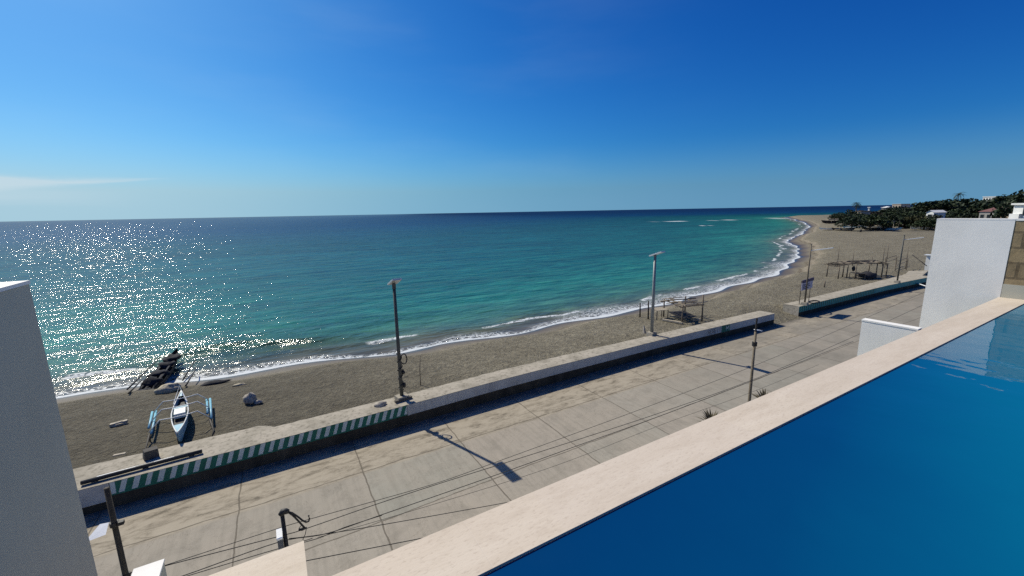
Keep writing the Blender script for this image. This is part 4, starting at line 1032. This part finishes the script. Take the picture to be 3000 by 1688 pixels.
# ------------------------------------------------------------------ far shore: trees, houses, boats
def clump_tree(name, label, mat, h, w, seed, nleaf=1500, trunk_h=0.35, flat=0.75, group='trees behind the far beach'):
    rr = np.random.default_rng(seed); root = thing(name, label, 'tree', (0, 0, 0), group)
    mb = MB(); mb.tube([(0, 0, -0.3), (0.1, 0.05, h * trunk_h), (0.05, -0.1, h * 0.62)], [w * 0.045, w * 0.035, w * 0.018], 8)
    cl = []
    for k in range(9):
        a = rr.uniform(0, 2 * math.pi); r_ = w * 0.5 * math.sqrt(rr.uniform(0.05, 0.8)); zc = h * rr.uniform(trunk_h + 0.12, 0.86) - 0.25 * h * (r_ / (w * 0.5)) ** 2 * flat * 0.6
        c = np.array([r_ * math.cos(a), r_ * math.sin(a), zc]); cl.append((c, w * rr.uniform(0.16, 0.27)))
        mb.tube([(0.05, 0, h * trunk_h * 0.9), tuple(c * np.array([0.5, 0.5, 0.9])), tuple(c)], [w * 0.02, w * 0.013, w * 0.006], 5)
    mb.build('trunk', M['bark'], root, True)
    cl.append((np.array([0, 0, h * 0.84]), w * 0.2))
    mb = MB()
    for k in range(nleaf):
        c, r_ = cl[rr.integers(len(cl))]
        d = rr.normal(size=3); d /= np.linalg.norm(d); q = c + d * r_ * rr.uniform(0.45, 1.0) ** 0.6 * np.array([1.15, 1.15, flat])
        n = rr.normal(size=3); n /= np.linalg.norm(n); t = np.cross(n, rr.normal(size=3)); t /= np.linalg.norm(t); b = np.cross(n, t)
        s = w * rr.uniform(0.022, 0.05)
        mb.add([q - t * s - b * s * 0.5, q + t * s - b * s * 0.6, q + t * s * 0.7 + b * s * 0.6, q - t * s * 0.8 + b * s * 0.5], [(0, 1, 2, 3)])
    mb.build('crown', mat, root)
    return root
def palm(name, label, h, seed, mat, group='palms behind the far beach'):
    rr = random.Random(seed); root = thing(name, label, 'palm tree', (0, 0, 0), group)
    lean = (rr.uniform(-0.8, 0.8), rr.uniform(-0.8, 0.8))
    mb = MB(); top = Vector((lean[0], lean[1], h)); mb.tube([(0, 0, -0.3), (lean[0] * 0.3, lean[1] * 0.3, h * 0.5), top], [0.2, 0.15, 0.11], 8); mb.build('trunk', M['bark'], root, True)
    mb = MB()
    for k in range(22):
        a = 2 * math.pi * k / 22 + rr.uniform(-.15, .15); el = rr.uniform(-0.2, 1.2); L = rr.uniform(2.2, 3.0)
        pts = []; p = top.copy(); e = el
        for i in range(8):
            pts.append(p.copy()); p = p + Vector((math.cos(a) * math.cos(e), math.sin(a) * math.cos(e), math.sin(e))) * (L / 7); e -= 0.27
        side = Vector((-math.sin(a), math.cos(a), 0))
        for i in range(7):
            w_ = 0.5 * math.sin(math.pi * (i + 0.7) / 7.6) + 0.08
            for sg in (-1, 1):
                for j in range(2):
                    q = pts[i].lerp(pts[i + 1], j * 0.5); q2 = pts[i].lerp(pts[i + 1], j * 0.5 + 0.32)
                    tip = q2 + side * sg * w_ + Vector((0, 0, -0.25 * w_)) + (pts[i + 1] - pts[i]) * 0.6
                    mb.add([q, q2, tip], [(0, 1, 2)])
    mb.build('crown', mat, root); return root
TREES = {}
def base_or_copy(key, maker, loc, rz, sc, label):
    if key not in TREES:
        r_ = maker(); TREES[key] = r_; r_.location = loc; r_.rotation_euler = (0, 0, rz); r_.scale = sc; r_['label'] = label
    else: dup(TREES[key], loc, rz, sc, label)
mk = {'dark1': lambda: clump_tree('broadleaf_tree', '', M['leaf_dark'], 10, 10, 1), 'dark2': lambda: clump_tree('broadleaf_tree', '', M['leaf_dark'], 10, 9, 2, 1400, 0.3, 0.9),
      'mid': lambda: clump_tree('broadleaf_tree', '', M['leaf_mid'], 10, 11, 3, 1500, 0.25, 0.8), 'maroon': lambda: clump_tree('broadleaf_tree', '', M['leaf_maroon'], 10, 9, 4, 1400, 0.25, 0.9),
      'olive': lambda: clump_tree('broadleaf_tree', '', M['leaf_olive'], 10, 13, 5, 1300, 0.2, 0.7), 'flat': lambda: clump_tree('umbrella_tree', '', M['leaf_dark'], 10, 14, 6, 1100, 0.55, 0.35),
      'palm': lambda: palm('palm_tree', '', 10, 3, M['leaf_dark']), 'palm2': lambda: palm('palm_tree', '', 10, 8, M['leaf_mid'])}
LBL = {'dark1': 'dense dark green tree in the far grove', 'dark2': 'dense dark green tree in the far grove', 'mid': 'mid green bushy tree in the far grove', 'olive': 'yellowish green low tree at edge of the far grove'}
def tree(kind, px, d, ytop, label=None, wk=1.0):
    p = FAR(px, d); z0 = SZ(p.x, p.y); zt = ZAT(ytop, px, d); h = max(2.5, zt - z0); s = h / 10.0
    sw = s * wk * random.uniform(0.9, 1.1)
    base_or_copy(kind, mk[kind], (p.x, p.y, z0), random.uniform(0, 6.28), (sw, sw, s), label or LBL[kind])
def treeline(px): return float(np.interp(px, [2420, 2445, 2480, 2510, 2530, 2560, 2600, 2640, 2680, 2720, 2760, 2800, 2850, 2900, 2950, 3000], [640, 624, 616, 606, 610, 621, 613, 606, 598, 590, 584, 579, 580, 586, 572, 566]))
random.seed(21)
tree('palm', 2512, 235, 598, 'palm with round dark crown rising highest over the spit end', 1.15); tree('palm', 2509, 228, 604, 'shorter palm tucked beside the tall one near spit end', 1.15)
tree('dark1', 2450, 250, 624, 'dark low tree nearest the sand spit', 0.9); tree('maroon', 2552, 210, 622, 'dark reddish tree behind the beached boats', 1.4); tree('maroon', 2566, 205, 620, 'reddish dark tree right of the pale tower', 1.2)
tree('flat', 2752, 190, 584, 'flat topped tree spreading above the far grove', 1.0); tree('palm', 2804, 205, 572, 'tall palm poking above the middle of far grove', 0.8)
tree('olive', 2690, 165, 632, 'yellowish green low tree before the white gabled house', 0.9); tree('olive', 2665, 168, 634, 'olive low tree left of the white gabled house', 0.9)
tree('dark2', 2995, 130, 558, 'tall dark tree at far right edge above white building', 0.9); tree('dark1', 2950, 170, 568, 'dark spreading tree before the distant white hotel', 1.1)
tree('palm2', 2914, 200, 590, 'palm in front of the distant white hotel'); tree('palm2', 2882, 190, 592, 'palm left of the distant white hotel'); tree('palm2', 2641, 160, 640, 'small palm beside thatched huts')
for k in range(26):
    px = 2460 + 540 * (k + 0.5) / 26 + random.uniform(-8, 8); d = random.uniform(185, 260)
    y = treeline(px) + random.uniform(1, 8)
    tree(random.choice(['dark1', 'dark2', 'dark1', 'mid']), px, d, y, None, random.uniform(1.0, 1.35))
for k in range(22):
    px = 2500 + 480 * (k + 0.5) / 22 + random.uniform(-8, 8); d = random.uniform(160, 190)
    y = treeline(px) * 0.45 + 645 * 0.55 + random.uniform(-8, 8)
    if 2700 < px < 2755: y = max(y, 643)
    if 2860 < px < 2970: y = max(y, 626)
    tree(random.choice(['dark1', 'dark2', 'mid', 'dark2', 'mid']), px, d, y, None, random.uniform(1.1, 1.5))

for (px, d, y) in ((2700, 172, 636), (2718, 158, 641), (2737, 158, 640), (2750, 165, 628)): tree(random.choice(['mid', 'dark2']), px, d, y, None, 1.5)

for (px, d, y) in ((2616, 235, 605), (2634, 240, 604), (2600, 232, 611), (2520, 190, 622)): tree('dark1', px, d, y, None, 1.5)

def house(name, label, px, d, x0, x1, ytop, z0, wall, roof, kind, nwin=0, depth=7, rows=1, rot=35, cat='house'):
    c = FAR((x0 + x1) / 2, d); dirv = Vector((c.x, c.y, 0)).normalized(); side = Vector((dirv.y, -dirv.x, 0))
    cosd = max(0.3, dirv.x * 0.5 + dirv.y * 0.866)
    w = abs((FAR(x1, d) - FAR(x0, d)).dot(side)); zt = ZAT(ytop, (x0 + x1) / 2, d)
    gz = min(z0, SZ(c.x, c.y)) - 0.2; c.z = gz
    dirv = Matrix.Rotation(R(-rot), 3, 'Z') @ dirv; side = Vector((dirv.y, -dirv.x, 0)); w /= max(0.75, math.cos(R(rot)) + 0.15)
    root = thing(name, label, cat, c)
    rh = 0 if kind == 'flat' else min(2.4, w * 0.28); ze = zt - rh
    m = Matrix((side, dirv, Vector((0, 0, 1)))).transposed()
    L = lambda x, y, z: Vector((c.x, c.y, 0)) + side * x + dirv * y + Vector((0, 0, z))
    def bx(mb, x0_, x1_, y0_, y1_, z0_, z1_): mb.box(L((x0_ + x1_) / 2, (y0_ + y1_) / 2, (z0_ + z1_) / 2), (x1_ - x0_, y1_ - y0_, z1_ - z0_), m)
    mb = MB(); bx(mb, -w / 2, w / 2, 0, depth, gz, ze)
    if kind == 'gable': mb.add([L(-w / 2, 0.01, ze), L(w / 2, 0.01, ze), L(0, 0.01, zt - 0.05)], [(0, 1, 2)])
    mb.build('wall', wall, root)
    mb = MB(); o = 0.35
    if kind == 'flat':
        bx(mb, -w / 2 - 0.2, w / 2 + 0.2, -0.35, depth + 0.2, ze, ze + 0.3)
    elif kind == 'gable':
        for sg in (-1, 1): mb.quad(L(sg * (w / 2 + o), -o, ze - 0.2), L(0, -o, zt), L(0, depth + o, zt), L(sg * (w / 2 + o), depth + o, ze - 0.2))
    else:
        a = [L(-w / 2 - o, -o, ze), L(w / 2 + o, -o, ze), L(w / 2 + o, depth + o, ze), L(-w / 2 - o, depth + o, ze)]; r0, r1 = L(-w * 0.22, depth / 2, zt), L(w * 0.22, depth / 2, zt)
        mb.add(a + [r0, r1], [(0, 1, 5, 4), (1, 2, 5), (2, 3, 4, 5), (3, 0, 4)])
    mb.build('roof', roof, root)
    for r_ in range(rows):
        for k in range(nwin):
            xx = -w / 2 + w * (k + 0.5) / nwin; ww = min(1.3, w / nwin * 0.55); zc = ze - 1.6 - r_ * 3.0
            mb = MB(); bx(mb, xx - ww / 2 - 0.08, xx + ww / 2 + 0.08, -0.05, 0.05, zc - 0.68, zc + 0.68); f_ = mb.build('window', M['house_grey'], root)
            mb = MB(); bx(mb, xx - ww / 2, xx + ww / 2, -0.07, -0.045, zc - 0.6, zc + 0.6); mb.build('pane', M['glass_dark'], f_)
    return root, L, w, ze, gz
house('house', 'small white gabled house among dark trees above the far wall', 0, 172, 2716, 2742, 616, 1, M['house_white'], M['house_white'], 'gable', 1, 6)
house('house', 'low house with long faded red roof right of the grove', 0, 150, 2868, 2938, 607, 1, M['house_grey'], M['roof_red'], 'hip', 3, 8)
house('house', 'peach walled house with brown roof beside the white building', 0, 140, 2920, 2975, 597, 1, M['house_cream'], M['roof_brown'], 'hip', 3, 8)
house('hotel_building', 'distant white hotel block above the treetops', 0, 300, 2872, 2922, 577, 1, M['house_white'], M['house_white'], 'flat', 5, 10, 2, cat='hotel')
r_, Lf, w_, ze_, gz_ = house('apartment_building', 'white building with dark open balconies at right edge', 0, 70, 2960, 3090, 600, 0, M['house_white'], M['house_white'], 'flat', 0, 9, 1, cat='building')
mb = MB()
for zc in (ze_ - 1.1, ze_ - 3.6):
    mb.box(Lf(w_ * 0.12, -0.06, zc), (w_ * 0.66, 0.1, 1.3), Matrix((Vector((1, 0, 0)), Vector((0, 1, 0)), Vector((0, 0, 1)))) if False else Matrix.Rotation(math.atan2((Lf(1, 0, 0) - Lf(0, 0, 0)).y, (Lf(1, 0, 0) - Lf(0, 0, 0)).x), 3, 'Z'))
mb.build('balcony_opening', M['glass_dark'], r_)
rotz = Matrix.Rotation(math.atan2((Lf(1, 0, 0) - Lf(0, 0, 0)).y, (Lf(1, 0, 0) - Lf(0, 0, 0)).x), 3, 'Z')
mb = MB(); mb.box(Lf(-w_ * 0.38, -0.25, ze_ - 3.2), (w_ * 0.28, 0.5, 3.4), rotz); blk = mb.build('stair_block', M['house_white'], r_)
mb = MB(); mb.box(Lf(-w_ * 0.40, -0.52, ze_ - 4.2), (0.5, 0.06, 0.8), rotz); mb.build('window', M['glass_dark'], r_)
house('house', 'tan two storey house peeping between palms near spit end', 0, 200, 2514, 2527, 620, 1, M['house_cream'], M['roof_brown'], 'flat', 2, 6, 2)
house('house', 'far house with pink flat roof at the horizon line', 0, 280, 2612, 2642, 599, 1, M['house_cream'], M['house_cream'], 'flat', 3, 8)
house('house', 'far house with bright white hipped roof among trees', 0, 240, 2582, 2598, 605, 1, M['house_grey'], M['house_white'], 'hip', 1, 6)
p = FAR(2548, 215); mb = MB(); zt = ZAT(609, 2548, 215); mb.box((p.x, p.y, zt / 2), (1.0, 1.0, zt), None, taper=0.6); mb.box((p.x, p.y, zt + 0.2), (1.2, 1.2, 0.4))
tag(mb.build('tower', M['house_white']), 'slim pale tower above the reddish trees', 'tower')

def hut(label, px, py, w, dpt, h, roof, rz):
    p = SG(px, py); root = thing('beach_hut', label, 'hut', p, 'open huts on the far beach')
    m = Matrix.Rotation(rz, 3, 'Z'); L = lambda x, y, z: p + m @ Vector((x, y, z))
    for sx in (-1, 1):
        for sy in (-1, 1):
            mb = MB(); mb.tube([L(sx * w / 2, sy * dpt / 2, -0.2), L(sx * w / 2, sy * dpt / 2, h)], 0.08, 6); mb.build('post', M['wood'], root)
    mb = MB(); o = 0.5; e = [L(-w / 2 - o, -dpt / 2 - o, h - 0.1), L(w / 2 + o, -dpt / 2 - o, h - 0.1), L(w / 2 + o, dpt / 2 + o, h - 0.1), L(-w / 2 - o, dpt / 2 + o, h - 0.1), L(-w * 0.3, 0, h + 0.8), L(w * 0.3, 0, h + 0.8)]
    mb.add(e, [(0, 1, 5, 4), (1, 2, 5), (2, 3, 4, 5), (3, 0, 4)]); mb.build('roof', roof, root)
    mb = MB(); mb.box(L(0, dpt * 0.3, 0.5), (w * 0.9, 0.1, 1.0), m); mb.build('back_screen', M['wood_dark'], root)
aim = R(-62)
hut('grey roofed hut beside a pale post on the far beach', 2592, 668, 5.5, 3.5, 2.6, M['roof_grey'], aim); hut('open hut with pale grey roof behind its neighbour', 2620, 663, 6, 3.5, 2.9, M['roof_grey'], aim)
hut('thatched hut under the reddish trees', 2540, 663, 5, 3.5, 2.3, M['thatch'], aim); hut('thatched hut at foot of the tallest palms', 2500, 659, 5, 3.5, 2.2, M['thatch'], aim); hut('thatched hut left of the white fence walls', 2655, 667, 4.5, 3, 2.2, M['thatch'], aim)
for (x0, x1, lab) in ((2668, 2693, 'longer of two low white fence walls at beach edge'), (2696, 2713, 'shorter low white fence wall near the tall white wall')):
    a, b = SG(x0, 671), SG(x1, 671); root = thing('fence_wall', lab, 'fence wall', a)
    mb = MB(); mb.beam(a + Vector((0, 0, 0.55)), b + Vector((0, 0, 0.55)), 0.2, 1.1); mb.build('panel', M['house_white'], root)
    for q in (a, b): mb = MB(); mb.box(q + Vector((0, 0, 0.65)), (0.35, 0.35, 1.4)); mb.build('post', M['house_grey'], root)
a, b = SG(2722, 668), SG(2738, 668); mb = MB()
for k in range(6): q = a.lerp(b, k / 5); mb.box(q + Vector((0, 0, 0.5)), (0.16, 0.16, 1.1))
mb.beam(a + Vector((0, 0, 1.0)), b + Vector((0, 0, 1.0)), 0.1, 0.1); tag(mb.build('picket_fence', M['wood_pale']), 'pale picket fence meeting the tall white wall', 'fence')
# big dark boat under repair and beached bangkas
p = SG(2440, 655)
far = lambda h, f: dict(hull=M[h], inside=M['boat_inside'], deck=M[h], white=M['boat_white'], rail=M['wood_pale'], float=M[f])
bb = bangka('long dark wooden boat hauled out before the spit trees', tuple(p), R(-40), 12, 2.2, 1.6, 2.4, far('wood_dark', 'wood_dark'), detail=False, group='boats beached on the far shore')
mb = MB(); q = p + Vector((0, 0, 2.3)); mb.box(q, (7, 2.4, 0.5), Matrix.Rotation(R(-40), 3, 'Z'), taper=0.75); mb.build('cabin_cover', M['thatch'], bb)
for (px, py, h, f, rz, lab) in ((2432, 675, 'boat_white', 'wood_pale', -62, 'white outrigger boat lying nearest the far surf'), (2488, 664, 'boat_white', 'boat_white', -20, 'white outrigger boat under the far trees'),
                                (2496, 669, 'boat_blue', 'boat_white', -50, 'pale blue outrigger boat in front of a white one'), (2470, 676, 'wood_dark', 'wood_pale', -60, 'dark outrigger boat on open far sand'),
                                (2552, 669, 'boat_white', 'wood_pale', -55, 'grey white boat between huts and barrel'), (2570, 668, 'boat_white', 'boat_white', -35, 'white boat drawn up beside grey roofed hut'),
                                (2562, 675, 'wood_dark', 'wood_dark', -66, 'long low dark boat behind the barrel'), (2605, 675, 'boat_blue', 'boat_white', -60, 'blue boat before the grey roofed huts')):
    q = SG(px, py); bangka(lab, tuple(q), R(rz), 7.5, 0.9, 0.85, 1.9, far(h, f), detail=False, group='boats beached on the far shore')
p = SG(2521, 680); mb = MB(); mb.tube([p, p + Vector((0, 0, 0.3)), p + Vector((0, 0, 0.62)), p + Vector((0, 0, 0.92))], [0.3, 0.33, 0.33, 0.3], 14)
tag(mb.build('barrel', M['black'], None, True), 'dark barrel standing alone on the far sand', 'barrel')
p = SG(2616, 672); mb = MB(); mb.tube([p, p + Vector((0, 0, 3.2))], 0.09, 7); mb.box(p + Vector((0, 0, 3.2)), (1.6, 0.12, 0.12), (0, 0, aim)); tag(mb.build('pale_post', M['wood_pale']), 'pale post with crossbar by the grey roofed hut', 'post')
p = SG(2184 * 1.165, 640)

# ------------------------------------------------------------------ light, sky, camera
SUN = Vector((-0.33, 0.91, 1.0)).normalized()
EL = math.asin(SUN.z); AZ = math.atan2(SUN.x, SUN.y)          # clockwise from +Y
ld = bpy.data.lights.new('sun', 'SUN'); ld.energy = 5.0; ld.angle = R(0.53); ld.color = (1.0, 0.935, 0.785)
lo = bpy.data.objects.new('sun', ld); COL.objects.link(lo); lo.rotation_euler = (-SUN).to_track_quat('-Z', 'Y').to_euler()

w = bpy.data.worlds.new('World'); S.world = w; w.use_nodes = True
nt = w.node_tree; nt.nodes.clear()
def wn(kind, **kw):
    n = nt.nodes.new(kind)
    for k, v in kw.items(): setattr(n, k, v)
    return n
out = wn('ShaderNodeOutputWorld'); bg = wn('ShaderNodeBackground'); sky = wn('ShaderNodeTexSky', sky_type='NISHITA')
sky.sun_disc = False; sky.sun_elevation = EL; sky.sun_rotation = AZ; sky.altitude = 0; sky.air_density = 1.0; sky.dust_density = 1.0; sky.ozone_density = 3.0
sc_ = wn('ShaderNodeSeparateColor'); nt.links.new(sky.outputs[0], sc_.inputs[0]); cc_ = wn('ShaderNodeCombineColor')
for i, (p_, k_, mxv) in enumerate(((2.38, 0.0235, 8.0), (1.52, 0.228, 9.0), (1.05, 0.86, 10.0))):     # clearer, deeper tropical air
    a_ = wn('ShaderNodeMath', operation='POWER'); nt.links.new(sc_.outputs[i], a_.inputs[0]); a_.inputs[1].default_value = p_
    b_ = wn('ShaderNodeMath', operation='MULTIPLY'); nt.links.new(a_.outputs[0], b_.inputs[0]); b_.inputs[1].default_value = k_
    c_ = wn('ShaderNodeMath', operation='MINIMUM'); nt.links.new(b_.outputs[0], c_.inputs[0]); c_.inputs[1].default_value = mxv
    nt.links.new(c_.outputs[0], cc_.inputs[i])
# thin streak of cloud low over the sea
tc = wn('ShaderNodeTexCoord'); sp = wn('ShaderNodeSeparateXYZ'); nt.links.new(tc.outputs['Generated'], sp.inputs[0])
zc_ = wn('ShaderNodeMath', operation='MAXIMUM'); nt.links.new(sp.outputs[2], zc_.inputs[0]); zc_.inputs[1].default_value = 0.05       # sea haze: the sky's last three degrees keep one tone
cv_ = wn('ShaderNodeCombineXYZ'); nt.links.new(sp.outputs[0], cv_.inputs[0]); nt.links.new(sp.outputs[1], cv_.inputs[1]); nt.links.new(zc_.outputs[0], cv_.inputs[2]); nt.links.new(cv_.outputs[0], sky.inputs[0])
def wm(op, a, b=0.0):
    n = wn('ShaderNodeMath', operation=op)
    for s_, v_ in zip(n.inputs, (a, b)):
        if isinstance(v_, (int, float)): s_.default_value = v_
        else: nt.links.new(v_, s_)
    return n.outputs[0]
def wr(x, a, b, c=0.0, d=1.0):
    n = wn('ShaderNodeMapRange', interpolation_type='SMOOTHSTEP'); nt.links.new(x, n.inputs[0])
    for i, v_ in enumerate((a, b, c, d), 1): n.inputs[i].default_value = v_
    return n.outputs[0]
az = wm('ARCTAN2', sp.outputs[0], sp.outputs[1]); el = wm('ARCSINE', sp.outputs[2])
cv = wn('ShaderNodeCombineXYZ'); nt.links.new(wm('MULTIPLY', az, 3.0), cv.inputs[0]); nt.links.new(wm('MULTIPLY', el, 38.0), cv.inputs[1])
cn = wn('ShaderNodeTexNoise'); cn.inputs['Scale'].default_value = 1.6; cn.inputs['Detail'].default_value = 6; cn.inputs['Roughness'].default_value = 0.62; cn.inputs['Distortion'].default_value = 0.5; nt.links.new(cv.outputs[0], cn.inputs['Vector'])
def dir_of(px, py):
    d = ray(px, py).normalized(); return math.atan2(d.x, d.y), math.asin(d.z)
a0, e0 = dir_of(510, 523); a1, e1 = dir_of(20, 535); e_mid = (e0 + e1) / 2
t_az = wr(az, a1 - 0.3, a0, 1.0, 0.0)
thick = wm('ADD', wm('MULTIPLY', t_az, 0.030), 0.005)
c_el = wm('ADD', wm('MULTIPLY', wm('SUBTRACT', az, a1), (e0 - e1) / (a0 - a1)), e1)
dd = wm('DIVIDE', wm('ABSOLUTE', wm('SUBTRACT', el, wm('ADD', c_el, wm('MULTIPLY', wm('SUBTRACT', cn.outputs['Fac'], 0.5), 0.02)))), thick)
streak = wm('MULTIPLY', wr(dd, 1.0, 0.15), wr(az, a0 + 0.01, a0 - 0.12))
streak = wm('MULTIPLY', streak, wr(cn.outputs['Fac'], 0.25, 0.6, 0.25, 1.0))
a2, e2 = dir_of(150, 575)
dd2 = wm('DIVIDE', wm('ABSOLUTE', wm('SUBTRACT', el, wm('ADD', e2, wm('MULTIPLY', wm('SUBTRACT', cn.outputs['Fac'], 0.5), 0.03)))), 0.02)
s2 = wm('MULTIPLY', wm('MULTIPLY', wr(dd2, 1.0, 0.0), wr(az, a0 - 0.02, a0 - 0.25)), 0.45)
# faint high veil
cv2 = wn('ShaderNodeCombineXYZ'); nt.links.new(wm('MULTIPLY', az, 1.2), cv2.inputs[0]); nt.links.new(wm('MULTIPLY', el, 5.0), cv2.inputs[1])
cn2 = wn('ShaderNodeTexNoise'); cn2.inputs['Scale'].default_value = 1.5; cn2.inputs['Detail'].default_value = 5; nt.links.new(cv2.outputs[0], cn2.inputs['Vector'])
veil = wm('MULTIPLY', wm('MULTIPLY', wr(cn2.outputs['Fac'], 0.42, 0.72), 0.06), wr(az, a0 + 1.2, a0 + 0.5))
hz = wn('ShaderNodeMix', data_type='RGBA'); nt.links.new(wm('MULTIPLY', wr(el, 0.16, 0.0), 0.34), hz.inputs[0]); nt.links.new(cc_.outputs[0], hz.inputs[6]); hz.inputs[7].default_value = (2.4, 4.3, 6.3, 1)
cl = wm('MINIMUM', wm('ADD', wm('ADD', wm('MULTIPLY', streak, 0.95), s2), veil), 0.85)
mx = wn('ShaderNodeMix', data_type='RGBA'); nt.links.new(cl, mx.inputs[0]); nt.links.new(hz.outputs[2], mx.inputs[6]); mx.inputs[7].default_value = (5.6, 7.0, 7.8, 1)
nt.links.new(mx.outputs[2], bg.inputs[0]); bg.inputs[1].default_value = 0.1
nt.links.new(bg.outputs[0], out.inputs[0])

cd = bpy.data.cameras.new('camera'); cam = bpy.data.objects.new('camera', cd); COL.objects.link(cam)
fw = Vector((0.5 * math.cos(PITCH), math.sqrt(0.75) * math.cos(PITCH), -math.sin(PITCH)))
r0 = Vector((math.sqrt(0.75), -0.5, 0)); u0 = r0.cross(fw)
xi = r0 * math.cos(ROLL) - u0 * math.sin(ROLL); yi = r0 * math.sin(ROLL) + u0 * math.cos(ROLL)
m4 = Matrix((xi, yi, -fw)).transposed().to_4x4(); m4.translation = (0, 0, CAMH)
cam.matrix_world = m4
cd.sensor_width = 36; cd.lens = 36 * F / 3000; cd.clip_start = 0.05; cd.clip_end = 120000
S.camera = cam
S.view_settings.view_transform = 'Standard'; S.view_settings.look = 'None'; S.view_settings.exposure = 0; S.view_settings.gamma = 1
S.render.engine = 'CYCLES'; S.cycles.use_denoising = False; S.world.cycles.sampling_method = 'NONE'; S.cycles.use_light_tree = False; S.cycles.use_adaptive_sampling = False; S.cycles.max_bounces = 6; S.cycles.sample_clamp_indirect = 6
